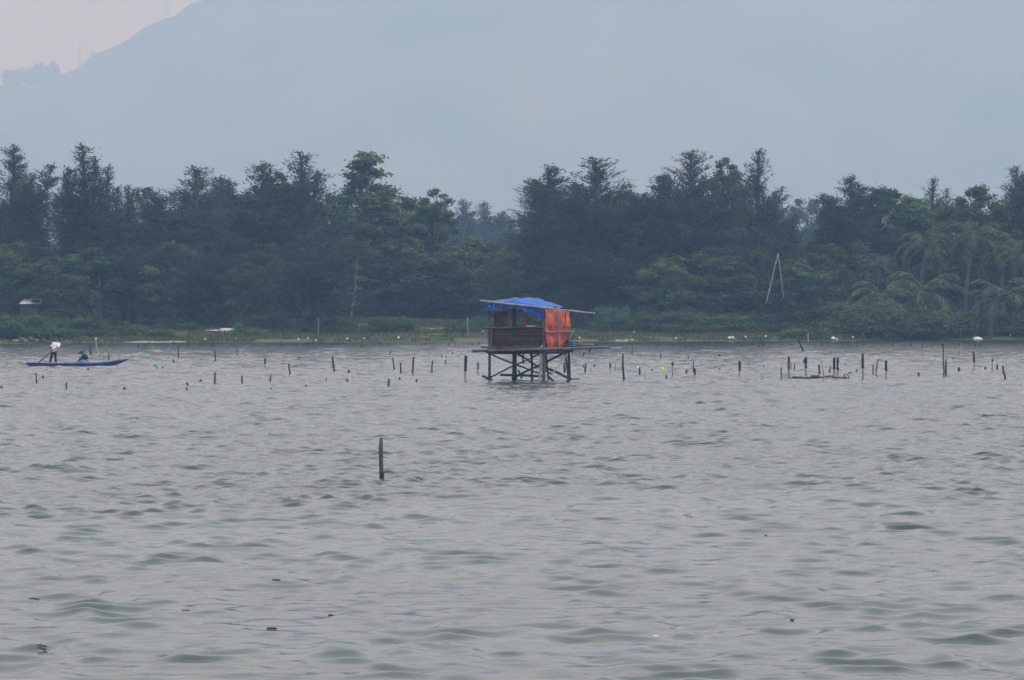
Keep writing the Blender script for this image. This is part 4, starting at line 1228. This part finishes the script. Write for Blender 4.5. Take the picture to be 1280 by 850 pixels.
# standing rower: seen from behind, hips over the feet, trunk bent to the right, both hands low left on the oar
def rower():
    base = on_water(67, 457.2); base.y = BC.y
    p = empty('person', (base.x, base.y, 0)); tag(p, 'person in white shirt and dark trousers standing in the boat, rowing', 'person'); p.scale = (1.10, 1.10, 1.03)
    q = BSC
    def L(px, py, y=0.0): return Vector(((px - 67) * q, y, (457.2 - py) * q))
    pel = L(66.6, 440.6); w1 = L(67.2, 437.2, .02); ch = L(68.8, 432.4, .05); nk = L(71.2, 428.6, .09); hd0 = L(72.8, 426.6, .12); hd1 = L(74.0, 425.4, .14)
    sl = L(66.3, 430.6, .02); sr = L(73.4, 430.6, .10)
    el_l = L(64.2, 434.9, -.06); wl = L(63.6, 439.3, .02)
    el_r = L(71.9, 435.2, -.12); wr_ = L(66.9, 437.9, -.26)
    hl = L(65.3, 441.2); hr_ = L(68.9, 441.2, .02)
    kl = L(64.2, 447.8, -.03); kr = L(69.0, 447.8, .06); al = L(63.0, 453.8, -.02); ar = L(69.8, 453.9, .08)
    tl = al + Vector((.05, .15, -.045)); tr = ar + Vector((.06, .15, -.045))
    al_h = al + Vector((-.01, -.04, -.05)); ar_h = ar + Vector((-.01, -.04, -.05))
    V = [(pel, .125, .10), (w1, .12, .10), (ch, .145, .11), (nk, .055, .055), (hd0, .075, .075), (hd1, .080, .088),
         (sl, .062), (el_l, .044), (wl, .028), (sr, .062), (el_r, .044), (wr_, .028),
         (hl, .085), (kl, .060), (al, .040), (tl, .030, .025), (hr_, .085), (kr, .060), (ar, .040), (tr, .030, .025)]
    E = [(0, 1), (1, 2), (2, 3), (3, 4), (4, 5), (2, 6), (6, 7), (7, 8), (2, 9), (9, 10), (10, 11), (0, 12), (12, 13), (13, 14), (14, 15), (0, 16), (16, 17), (17, 18), (18, 19)]
    oar_d = (L(46.5, 455.2, -.30) - L(66.9, 437.6, -.28)).normalized()
    hand(V, E, 8, wl, (wl - el_l) + Vector((-.02, -.05, -.02)), (.2, -1, 0), 1)
    hand(V, E, 11, wr_, (wr_ - el_r), (-.3, -1, -.3), -1)
    bd = grow('body', V, E, M['skin'], p)
    V = [(L(66.7, 442.0), .170, .140), (w1, .180, .15), (ch, .20, .155), (nk - Vector((.02, .01, .045)), .085, .08), (sl, .105), (el_l.lerp(sl, .05), .080), (sr, .105), (el_r.lerp(sr, .05), .080)]
    grow('shirt', V, [(0, 1), (1, 2), (2, 3), (2, 4), (4, 5), (2, 6), (6, 7)], M['shirtw'], p)
    V = [(pel, .138, .112), (hl, .100), (kl, .082), (al + Vector((0, 0, .03)), .068), (hr_, .100), (kr, .082), (ar + Vector((0, 0, .03)), .068)]
    grow('trousers', V, [(0, 1), (1, 2), (2, 3), (0, 4), (4, 5), (5, 6)], M['trous'], p)
    hc = hd0.lerp(hd1, .6)
    R = head_parts(bd, hc, (.55, .80, -.30), (.35, .15, 1))
    cap = MB()
    def cf(u, v):
        a = u * 2 * math.pi; t = v * math.pi * .5
        return R @ Vector((.112 * math.cos(a) * math.cos(t), .124 * math.sin(a) * math.cos(t) - .012, .015 + .115 * math.sin(t))) + hc
    cap.grid(cf, 16, 6)
    def brim(u, v):
        a = math.pi * (.12 + .76 * u); r = 1 + .55 * v
        return R @ Vector((.098 * math.cos(a) * (1 + .15 * v), .110 * math.sin(a) * r - .008, .042 - .025 * v)) + hc
    cap.grid(brim, 10, 3)
    o = cap.build('cap', M['cap'], p, True); s_ = o.modifiers.new('thick', 'SOLIDIFY'); s_.thickness = .006
    # oar held at the hands, blade down at the stern
    top = L(67.6, 436.8, -.325); low = L(44.5, 456.9, -.30)
    r = empty('oar', (base.x, base.y, 0)); tag(r, 'pale blue-grey oar slanting from the rower to the stern', 'oar')
    M['oar'] = mat('grey_oar', (0.04, 0.05, 0.08), (0.07, 0.085, 0.12), .8, 3)
    MB().tube([top, top.lerp(low, .5), low], [.034, .038, .038], 7).build('shaft', M['oar'], r, True)
    d = (low - top).normalized(); s2 = Vector((0, 1, 0)); b0 = low - d * .05
    MB().add([b0 + s2 * .05 + Vector((0, 0, .012)), b0 - s2 * .05 + Vector((0, 0, .012)), b0 + d * .7 - s2 * .09 + Vector((0, 0, .012)), b0 + d * .7 + s2 * .09 + Vector((0, 0, .012)),
              b0 + s2 * .05 - Vector((0, 0, .012)), b0 - s2 * .05 - Vector((0, 0, .012)), b0 + d * .7 - s2 * .09 - Vector((0, 0, .012)), b0 + d * .7 + s2 * .09 - Vector((0, 0, .012))],
             [(0, 1, 2, 3), (7, 6, 5, 4), (0, 4, 5, 1), (1, 5, 6, 2), (2, 6, 7, 3), (3, 7, 4, 0)]).build('blade', M['oar'], r)
rower()

def sitter():
    base = on_water(106, 457.2); base.y = BC.y + .05
    p = empty('person', (base.x, base.y, 0)); tag(p, 'person in dark top and wide dark hat crouching in the boat', 'person'); p.scale = (1.12, 1.12, 1.10)
    q = BSC
    def L(px, py, y=0.0): return Vector(((px - 106) * q, y, (457.2 - py) * q))
    pel = L(108.6, 452.6); w1 = L(108.4, 450.0); ch = L(106.6, 446.0); nk = L(104.6, 443.6); hd0 = L(103.2, 442.8); hd1 = L(102.2, 442.2)
    sl = L(105.4, 445.6, -.17); sr = L(105.6, 445.4, .17)
    el_l = L(102.4, 448.8, -.20); wl = L(98.6, 451.8, -.17); el_r = L(102.6, 449.0, .20); wr_ = L(99.2, 452.2, .16)
    hl = L(107.6, 453.4, -.10); hr_ = L(107.6, 453.4, .10); kl = L(101.6, 451.4, -.15); kr = L(101.8, 451.2, .16); al = L(99.6, 456.2, -.14); ar = L(99.8, 456.2, .14)
    tl = al + Vector((-.15, 0, -.02)); tr = ar + Vector((-.15, 0, -.02))
    V = [(pel, .13, .11), (w1, .12, .10), (ch, .14, .11), (nk, .055, .055), (hd0, .075, .075), (hd1, .082, .09),
         (sl, .058), (el_l, .042), (wl, .027), (sr, .058), (el_r, .042), (wr_, .027),
         (hl, .085), (kl, .060), (al, .040), (tl, .03, .025), (hr_, .085), (kr, .060), (ar, .040), (tr, .03, .025)]
    E = [(0, 1), (1, 2), (2, 3), (3, 4), (4, 5), (2, 6), (6, 7), (7, 8), (2, 9), (9, 10), (10, 11), (0, 12), (12, 13), (13, 14), (14, 15), (0, 16), (16, 17), (17, 18), (18, 19)]
    hand(V, E, 8, wl, wl - el_l, (.2, 0, -1), 1); hand(V, E, 11, wr_, wr_ - el_r, (.2, 0, -1), -1)
    bd = grow('body', V, E, M['skin'], p)
    V = [(L(109.0, 450.7), .215, .19), (ch, .225, .185), (nk + Vector((.03, 0, -.03)), .085, .08), (sl, .10), (el_l, .075), (wl.lerp(el_l, .25), .052), (sr, .10), (el_r, .075), (wr_.lerp(el_r, .25), .052)]
    grow('top', V, [(0, 1), (1, 2), (1, 3), (3, 4), (4, 5), (1, 6), (6, 7), (7, 8)], M['teal'], p)
    V = [(L(106.2, 453.2, -.06), .125, .125), (L(111.0, 453.0, -.06), .12, .12)]
    grow('red_shirt_tail', V, [(0, 1)], M['red'], p)
    V = [(L(107.2, 453.9), .13, .10), (hl, .095), (kl, .078), (al + Vector((0, 0, .06)), .058), (hr_, .095), (kr, .078), (ar + Vector((0, 0, .06)), .058)]
    grow('trousers', V, [(0, 1), (1, 2), (2, 3), (0, 4), (4, 5), (5, 6)], M['bluet'], p)
    hc = hd0.lerp(hd1, .6)
    R = head_parts(bd, hc, (-.82, -.12, -.45), (-.3, 0, 1))
    def hf(u, v):
        a = u * 2 * math.pi; r = .022 + .29 * v
        return R @ Vector((r * math.cos(a), r * math.sin(a) - .01, .155 - .125 * v ** 1.1)) + hc
    o = MB().grid(hf, 20, 5).build('hat', M['hat'], p, True); s_ = o.modifiers.new('thick', 'SOLIDIFY'); s_.thickness = .008
sitter()

# ---------------------------------------------------------------- stakes, stubs and floats
# (photo column, waterline row, height px, width px, lean px, style)
ST = [
 (46, 478, 12, 2, 0, 'd'), (53.5, 473.5, 4, 2.5, 0, 'd'), (83.5, 486.5, 9, 2.5, 0, 'w'), (113.5, 443.5, 14, 2.4, 0, 'd'), (122, 441.5, 20, 2.0, -3, 'p'), (136, 450, 9, 1.6, 0, 'd'),
 (2, 485, 3, 3, 0, 'd'), (155.5, 487, 3, 3.6, 0, 'd'), (128, 449, 7, 1, 0, 'p'),
 (223, 449, 16.5, 1.9, .4, 'w'), (216.5, 453.5, 4, 2, 0, 'd'), (269.5, 450.5, 13, 1.9, -.6, 'd'), (296.5, 444, 13, 1.6, .5, 'w'), (250.5, 477.5, 3.6, 3, 0, 'd'),
 (234.8, 482.4, 4.5, 2.6, -1.2, 'd'), (233.6, 487.6, 3, 3, 0, 'd'), (269.2, 479.8, 14.2, 3.0, 0, 'w'), (302.8, 479, 9.5, 2.4, -.3, 'w'), (203.5, 460.5, 2.5, 2, 0, 'd'),
 (331, 459, 10.5, 2, .6, 'c'), (374, 449.3, 4.6, 2, 0, 'w'), (362.8, 467.8, 13.4, 2.2, -1.4, 'd'), (418.2, 464.2, 18.4, 2.7, -2.2, 'd'), (436, 465.8, 3.4, 3, 0, 'd'), (338, 477.5, 8, 2.4, .3, 'w'),
 (407.8, 476.6, 4.6, 1.6, 0, 'w'), (434.6, 477, 3.6, 3.2, 0, 'w'), (441.6, 473.6, 2.4, 2, 0, 'r'), (382.4, 483, 2.2, 2.4, 0, 'd'), (340, 487.6, 2.6, 2.4, -1.6, 'd'),
 (493, 461.4, 14.6, 1.8, -1.2, 'd'), (501.5, 466.2, 12.4, 2.4, 0, 'd'), (515.4, 466.6, 20.6, 2.4, 2.6, 'd'), (539.6, 465.2, 14.6, 2.2, 1.8, 'w'), (581.5, 476.2, 31.4, 3.0, .8, 'c'),
 (597.3, 466.6, 13.6, 2.5, .2, 'c'), (499.5, 474.6, 2.8, 2.6, 0, 'd'), (486, 482.5, 9, 3.4, .6, 'w'), (520.4, 478.4, 4.6, 2.4, .6, 'd'), (487.5, 441.8, 2.6, 2.2, 0, 'd'),
 (552, 447.6, 4.6, 1.4, .5, 'd'), (557, 455, 4.6, 1.6, 0, 'd'), (557.5, 447.6, 2.6, 1.4, 0, 'd'), (566, 442, 1.8, 1.8, 0, 'd'), (572.6, 446.2, 1.8, 1.6, 0, 'd'), (546, 495, 1.8, 3, 0, 'd'),
 (706.2, 465.4, 12, 3.0, 0, 'd'), (731.4, 465.6, 11, 2.4, .6, 'd'), (729.2, 459.4, 3, 2.2, 0, 'd'), (739, 467, 8.4, 1.6, 0, 'p'), (743, 459, 3.4, 2.6, 0, 'd'), (762.4, 462.4, 8, 2, .6, 'c'),
 (769.5, 462.6, 12, 1.4, 0, 'r'), (779.6, 474.6, 32.4, 2.5, -.4, 'd'), (790.2, 442.8, 16, 1.6, .6, 'w'), (799.6, 467.8, 8.6, 2.5, 0, 'd'), (806.6, 473.4, 10, 1.2, 0, 'p'), (815, 463.6, 2.6, 2.2, 0, 'd'),
 (825.4, 448.2, 4.6, 2, .6, 'w'), (840.4, 470, 17, 1.5, .4, 'q'), (833, 474, 5.6, 2.3, 0, 'w'), (858, 466.4, 4.6, 2.8, 0, 'd'), (728.8, 445.6, 5.4, 1.6, 1, 'd'),
 (860.4, 448.4, 4.8, 1.9, 0, 'w'), (866.6, 463.6, 11, 1.6, 0, 'd'), (868.4, 473.6, 12.6, 2.3, 0, 'c'), (899.6, 445.4, 2.2, 2.6, 0, 'd'), (899.4, 462.8, 2.4, 2.6, 0, 'd'), (894, 459.8, 1.6, 2.2, 0, 'd'),
 (924.6, 469.8, 17.6, 2.7, 0, 'c'), (952.6, 474, 8, 2, 0, 'p'), (954.6, 459.4, 3.6, 1.4, 0, 'w'),
 (1004, 439.4, 16, 2.6, -6, 'd'), (977, 473.6, 14.6, 1.9, 0, 'w'), (986, 471, 24.6, 2.6, 0, 'c'), (989, 461.8, 9, 1.7, 0, 'r'), (993, 463.8, 9, 2, 0, 'w'), (1007.6, 468.4, 21.4, 2.6, -.3, 'c'),
 (1024.4, 468.4, 12.8, 2.5, 0, 'd'), (1030.4, 474.4, 23.6, 1.8, -3.2, 'p'), (1036.6, 465.4, 7.6, 2.0, 2, 'd'), (1042.8, 471.4, 23.6, 2.8, 0, 'c'), (1047.2, 471.6, 23.8, 2.6, 0, 'c'),
 (1078.4, 471.8, 28.6, 2.7, 0, 'c'), (1091.4, 467.6, 11, 2, 0, 'w'), (1094.8, 469.2, 19.4, 1.7, 3, 'w'), (1107.6, 471.8, 21, 2.5, 0, 'c'), (1071, 464.4, 2.6, 1.8, 0, 'd'),
 (1148.6, 470.4, 4.8, 2.7, 0, 'd'), (1179, 469.8, 39.4, 1.7, .8, 'w'), (1182.2, 469, 20, 2.5, .6, 'd'), (1191.5, 449, 2, 2.2, 0, 'd'), (1198.4, 443.4, 3.6, 1.6, 0, 'd'), (1198.6, 465.8, 6, 2.6, 0, 'c'),
 (1218.4, 461, 21, 2.1, -1.6, 'c'), (1232, 462, 3.6, 2.5, 0, 'd'), (1240.2, 464, 15, 1.2, .4, 'q'), (1246.6, 462.4, 6.6, 2.6, 0, 'd'), (1256.8, 473.4, 16.6, 2.5, -3, 'd'),
 (477.6, 598, 51, 5.6, -1.8, 'f'),
]
FARS = [(17, 434, 4), (39, 434.4, 3), (125, 434, 3), (155, 434, 5), (173, 434, 5), (180.5, 434, 2.6), (186, 433, 6), (197, 433.5, 2), (210, 432.6, 2), (218, 432.4, 6), (235.5, 433, 7),
 (250.5, 433.4, 5), (253, 433.4, 4), (266, 433.4, 7), (293, 433, 2.6), (301, 432.4, 5), (317.5, 432, 2), (336, 432.4, 2), (348, 433, 6.6), (352.5, 432.4, 6.4), (372, 432, 3.4), (376, 432.4, 3),
 (385, 432, 5.4), (399, 432.4, 4), (403.5, 432, 5), (416, 431.4, 2.4), (422, 431.4, 2.6), (439, 432, 3.6), (453, 432, 6), (452, 434.4, 2), (465, 432, 3), (475, 432.4, 6), (487, 431.8, 3),
 (492, 432, 3.4), (528, 431.4, 3), (532, 431.4, 3), (542.5, 431.4, 3), (561, 432, 3.6), (569, 432, 3.8), (585, 432.4, 4.6), (590.5, 431.4, 3.4), (598.5, 431.4, 3.6),
 (771.5, 430.6, 2.6), (784, 430.4, 2), (824.5, 433, 2.6), (836, 434, 6.6), (840.5, 432.4, 2.4), (857, 434, 2.6), (862, 434.4, 1.8), (866, 434.4, 1.8), (886, 431.4, 2.4), (890, 433.4, 4), (897, 434, 1.8),
 (904, 434.4, 1.8), (911.5, 434.4, 1.8), (919, 434.4, 1.8), (928, 432, 1.8), (934, 432, 2.6), (936.5, 431.2, 3), (941, 432, 2.4), (943.5, 432.4, 2.6), (947, 433, 2.4), (955, 433, 4), (967, 429, 2.4),
 (976, 431.4, 2), (979, 431.4, 1.8), (983, 431.4, 4), (987, 432, 2.6), (989.5, 432, 2.6), (1024, 434.4, 1.8), (1027.5, 431, 4), (1030, 430.4, 2.4), (1036, 431.4, 4.4), (1037, 442, 1.8), (1060, 433, 2.6), (1067, 433, 3), (1072, 433.4, 2),
 (1080, 431.6, 2), (1114.5, 432.4, 5), (1116.5, 432.4, 5), (1130, 433, 1.8), (1133, 434.4, 2), (1139, 433, 3.6), (1152.5, 434.4, 8), (1166, 434.4, 9), (1187.5, 432.4, 3.6), (1199, 433, 3),
 (1212, 432.4, 5), (1219, 433, 5), (1224, 433.4, 4), (1273, 432, 3)]

srng = random.Random(3)
def stake_mesh(r, h, lean, seed, kink=0.0, n=7, deep=1.2):
    rng = random.Random(seed); pts = []; rad = []
    m = 7
    for i in range(m):
        t = i / (m - 1); z = -deep + (h + deep) * t
        f = z / h if h > 0 else 0
        pts.append((lean * f + rng.uniform(-.25, .25) * r + kink * math.sin(t * 5), rng.uniform(-.25, .25) * r, z))
        rad.append(r * (1.08 - .16 * t + rng.uniform(-.07, .07)))
    pts[-1] = (pts[-1][0], pts[-1][1], h)
    return MB().tube(pts, rad, n, .10, rng), pts, rad
def sect(px):
    if px < 215: return 'near the boat'
    if px < 600: return 'between boat and hut'
    if px < 965: return 'between hut and raft'
    if px < 1060: return 'around the raft'
    return 'right of the raft'
WORDS = {'d': 'dark', 'w': 'brown', 'p': 'pale', 'r': 'reddish', 'c': 'dark-topped', 'q': 'thin pale dark-capped', 'f': 'foreground'}
KM = {'d': 'wetwood', 'w': 'wood', 'p': 'palewood', 'r': 'pinkwood', 'c': 'palewood', 'q': 'pinkwood', 'f': 'wood'}
counts = {}
ST.sort(key=lambda a: a[0])
tot = {}
def skey(a):
    size = 'tall' if a[2] >= 13 else ('short' if a[2] >= 5.5 else 'low')
    return (size, WORDS[a[5]], sect(a[0]))
for a in ST: tot[skey(a)] = tot.get(skey(a), 0) + 1
for i, (px, py, h, w, ln, stl) in enumerate(ST):
    D_ = wD(py); q = D_ / F; p = on_water(px, py)
    mb, pts, rad = stake_mesh(w * q * .5, h * q, ln * q, 100 + i, kink=(.03 if stl in 'dw' and h > 11 else 0))
    if stl == 'f':      # the foreground post: knots and a dark wet foot
        for (z, a) in ((.32, 2.6), (.5, .3), (.72, 3.4)):
            mb.tube([(ln * q * z / (h * q) * .9, 0, z), (ln * q * z + math.cos(a) * .085, math.sin(a) * .05, z + .03)], [.022, .012], 5)
    nm = 'wooden_stake' if h >= 5.5 else 'stake_stub'
    o = mb.build(nm, M[KM[stl]], None, True); o.location = p
    size, wd, sc_ = skey((px, py, h, w, ln, stl)); key = (size, wd, sc_)
    counts[key] = counts.get(key, 0) + 1
    noun = 'stake' if h >= 5.5 else 'stake stub'
    if stl == 'f':
        lab = 'brown wooden post standing alone in the foreground water'
    elif tot[key] == 1:
        lab = f'{size} {wd} {noun} {sc_}, the only such one there'
    else:
        lab = f'{size} {wd} {noun} {sc_}, {ordinal(counts[key]-1)} from left of its kind'
    tag(o, lab, 'stake', 'stakes standing in the lagoon')
    def sleeve(z0, z1, k, nm_, m_):
        a = []; 
        for j in range(5):
            z = z0 + (z1 - z0) * j / 4; f = z / (h * q)
            a.append((ln * q * f, 0, z))
        s = MB().tube(a, [w * q * .5 * k * (1 + .06 * math.sin(j * 2.3 + i)) for j in range(5)], 7, .08, srng).build(nm_, m_, o, True)
    if stl == 'c': sleeve(h * q * .40, h * q + .03, 1.22, 'dark_sleeve', M['rubber'])
    if stl == 'q': sleeve(h * q * .80, h * q + .02, 2.0, 'dark_cap', M['rubber'])
    if stl == 'f': sleeve(-.3, .17, 1.10, 'wet_foot', M['wetwood']); 
    if px == 1179:
        MB().tube([(ln * q, 0, h * q - .02), (ln * q - .10, 0, h * q + .01), (ln * q - .14, 0, h * q - .05)], [w * q * .6, w * q * .6, w * q * .4], 6).build('bent_tip', M['wetwood'], o, True)
    if px == 1007.6:
        MB().box((-2.4 * q, 0, 17 * q), (2.2 * q, 2 * q, 5 * q)).build('tied_block', M['rubber'], o)
    if px == 1094.8:
        MB().tube([(ln * q, 0, h * q), (ln * q + 2 * q, 0, h * q + .3 * q), (ln * q + 3.6 * q, 0, h * q - .3 * q)], [.02, .016, .01], 5).build('bent_tip', M['wood'], o, True)
FARS.sort()
for i, (px, py, h) in enumerate(FARS):
    D_ = wD(py); q = D_ / F; p = on_water(px, py)
    w = 1.9 if h < 3 else (3.0 if px in (266,) else 1.7)
    if px in (1114.5, 1152.5, 1166): w = 1.2
    mb, pts, rad = stake_mesh(w * q * .5, h * q, srng.uniform(-.8, .8) * q, 300 + i, deep=.5, n=6)
    o = mb.build('wooden_stake', M['wetwood' if (i * 7) % 3 else 'wood'], None, True); o.location = p
    tag(o, f'{ordinal(i)} from the left of the tiny stakes lining the far shore', 'stake', 'tiny stakes along the far shore')

def floaty(px, py, w, h, m, name, label, cat, seed, group=None):
    p = on_water(px, py); q = p.y / F
    bm = bmesh.new(); bmesh.ops.create_uvsphere(bm, u_segments=12, v_segments=8, radius=1.0)
    off = Vector((seed, seed * 2.0, 0))
    for v in bm.verts:
        s = 1 + .12 * mnoise.noise(v.co * 2 + off)
        v.co = Vector((v.co.x * w * q * .5 * s, v.co.y * w * q * .5 * s, (v.co.z * .62 + .38) * h * q * s))
    me = bpy.data.meshes.new(name); bm.to_mesh(me); bm.free(); me.materials.append(m)
    for pl in me.polygons: pl.use_smooth = True
    o = link(bpy.data.objects.new(name, me)); o.location = (p.x, p.y, float(water_z(p.x, p.y, .3)))
    neck = MB().tube([(0, 0, h * q * .9), (0, 0, h * q * 1.15)], w * q * .12, 6); neck.build('tie_knot', M['rubber'], o)
    return tag(o, label, cat, group)
M['yellow'] = mat('yellow_plastic', (0.62, 0.52, 0.03), (0.72, 0.62, 0.06), .5, 3)
M['bluef'] = mat('blue_drum_plastic', (0.02, 0.18, 0.42), (0.03, 0.26, 0.52), .5, 3)
floaty(828, 463, 4.4, 5.2, M['yellow'], 'float', 'yellow plastic float among the stakes right of the hut', 'float', 1)
floaty(110, 462.4, 3.4, 2.6, M['rubber'], 'float', 'dark round float just below the crouching person', 'float', 2)
floaty(58, 462.8, 2.2, 1.8, M['rubber'], 'float', 'small dark float below the stern of the boat', 'float', 3)
floaty(80, 461, 2.2, 1.6, M['rubber'], 'float', 'small dark float below the middle of the boat', 'float', 4)
floaty(797.4, 460.4, 2.6, 2.6, M['white'], 'float', 'small white float beside a dark stub right of the hut', 'float', 5)
floaty(844, 463, 2.0, 2.2, M['pinkwood'], 'float', 'small reddish float by the thin capped stake', 'float', 6)
def drum():
    p = on_water(194.5, 461); q = p.y / F
    pts = [(-2.6 * q, 0, 3.2 * q), (-1.5 * q, 0, 5.0 * q), (.2 * q, 0, 5.2 * q), (1.4 * q, 0, 3.6 * q), (1.6 * q, 0, .6 * q), (1.5 * q, 0, -3 * q)]
    o = MB().tube(pts, [.9 * q, 1.2 * q, 1.25 * q, 1.2 * q, 1.1 * q, 1 * q], 8).build('bent_pipe', M['bluef'], None, True); o.location = p
    tag(o, 'bright blue bent plastic pipe poking from the water right of the boat', 'pipe')
drum()

# sunken raft by the right-hand stakes
def raft():
    c = on_water(1024, 473.2); q = c.y / F
    r = empty('sunken_raft', (c.x, c.y, 0)); tag(r, 'half-sunken dark raft of logs and nets between dark-topped stakes', 'raft')
    def X(px): return (px - 1024) * q
    rr = random.Random(9)
    for px0, px1, z, y, rad in ((990, 1003, 1.2, 0, 1.6), (1003, 1015, .8, .3, 1.1), (1013, 1031, 1.2, -.1, 1.7), (1015, 1024, 3.0, .5, 1.2), (1032, 1043, 2.4, 1.0, .9), (1042, 1060, .9, .6, .9), (988, 1062, .1, 1.6, .9)):
        pts = [(X(px0 + (px1 - px0) * t), y + rr.uniform(-.05, .05), (z + rr.uniform(-.35, .35)) * q) for t in (0, .25, .5, .75, 1)]
        MB().tube(pts, [rad * q * rr.uniform(.75, 1.1) for _ in range(5)], 7, .1, rr).build('log', M['wetwood'], r, True)
    for px in (977.5, 980.5, 983, 985.5, 988, 990.5):
        MB().tube([(X(px), .2, -.3), (X(px), .2, 7 * q + rr.uniform(-1, 1) * q)], .35 * q, 4).build('net_peg', M['palewood'], r)
    for z in (2, 4.6, 6.4):
        MB().tube([(X(976.5), .2, z * q), (X(991), .2, (z + .3) * q)], .18 * q, 4).build('net_line', M['palewood'], r)
    for px in (1044, 1047, 1050, 1053):
        MB().tube([(X(px), -.2, -.3), (X(px), -.2, 6.5 * q)], .3 * q, 4).build('net_peg', M['palewood'], r)
    for k in range(3):
        pts = [(X(1058.6) + 3.2 * q * math.cos(a), .2 + .18 * k, 5.4 * q * math.sin(a)) for a in np.linspace(0, math.pi, 9)]
        MB().tube(pts, .45 * q, 5).build('basket_hoop', M['wood'], r, True)
    MB().tube([(X(1063), 1.4, 2.0 * q + .2), (X(1067), 1.4, 2.2 * q + .2)], .8 * q, 6).build('log', M['wetwood'], r, True)
raft()

# ---------------------------------------------------------------- drifting bits in the near water
M['twig'] = mat('drift_twig', (0.025, 0.016, 0.014), (0.06, 0.03, 0.025), .8, 8)
TW = [(345, 727, 11, 'twig nearest the post, left of centre in the near water'), (232, 764.5, 9, 'twig at the left end of the long low wave'), (416, 767.5, 12, 'larger twig at the right end of the long low wave'),
      (430, 769.5, 6, 'small twig beside the larger one on the long low wave'), (340, 785, 13, 'reddish twig below the long low wave'), (43, 752, 14, 'thin dark twig near the left edge of the water'),
      (52, 811, 14, 'dark reddish twig near the lower left corner'), (118, 667, 5, 'tiny twig left in the smooth water'), (957, 669.5, 3, 'tiny dark speck of drift right of centre'), (990, 776, 4, 'tiny dark speck of drift at lower right')]
for i, (px, py, w, lab) in enumerate(TW):
    p = on_water(px, py); q = p.y / F; z = float(water_z(p.x, p.y, .1)); rr = random.Random(i)
    L_ = w * q
    pts = []
    for t in (-.5, -.2, .15, .5):
        x = p.x + t * L_; y = p.y + rr.uniform(-.05, .05)
        pts.append((x - p.x, y - p.y, float(water_z(x, y, .1)) - z + .004))
    mb = MB().tube(pts, [.005, .009, .009, .004], 5)
    mb.tube([pts[2], (pts[2][0] + .03, -.03, pts[2][2] + .012)], [.006, .003], 4)
    o = mb.build('drift_twig', M['twig'], None, True); o.location = (p.x, p.y, z); tag(o, lab, 'twig', 'drifting twigs')
p = on_water(820, 794.5); z = float(water_z(p.x, p.y, .1))
rock('foam_scrap', (p.x, p.y, z + .012), (.038, .028, .016), M['white'], 'white scrap of foam floating in the near water', 'litter', None, 91, sub=1)
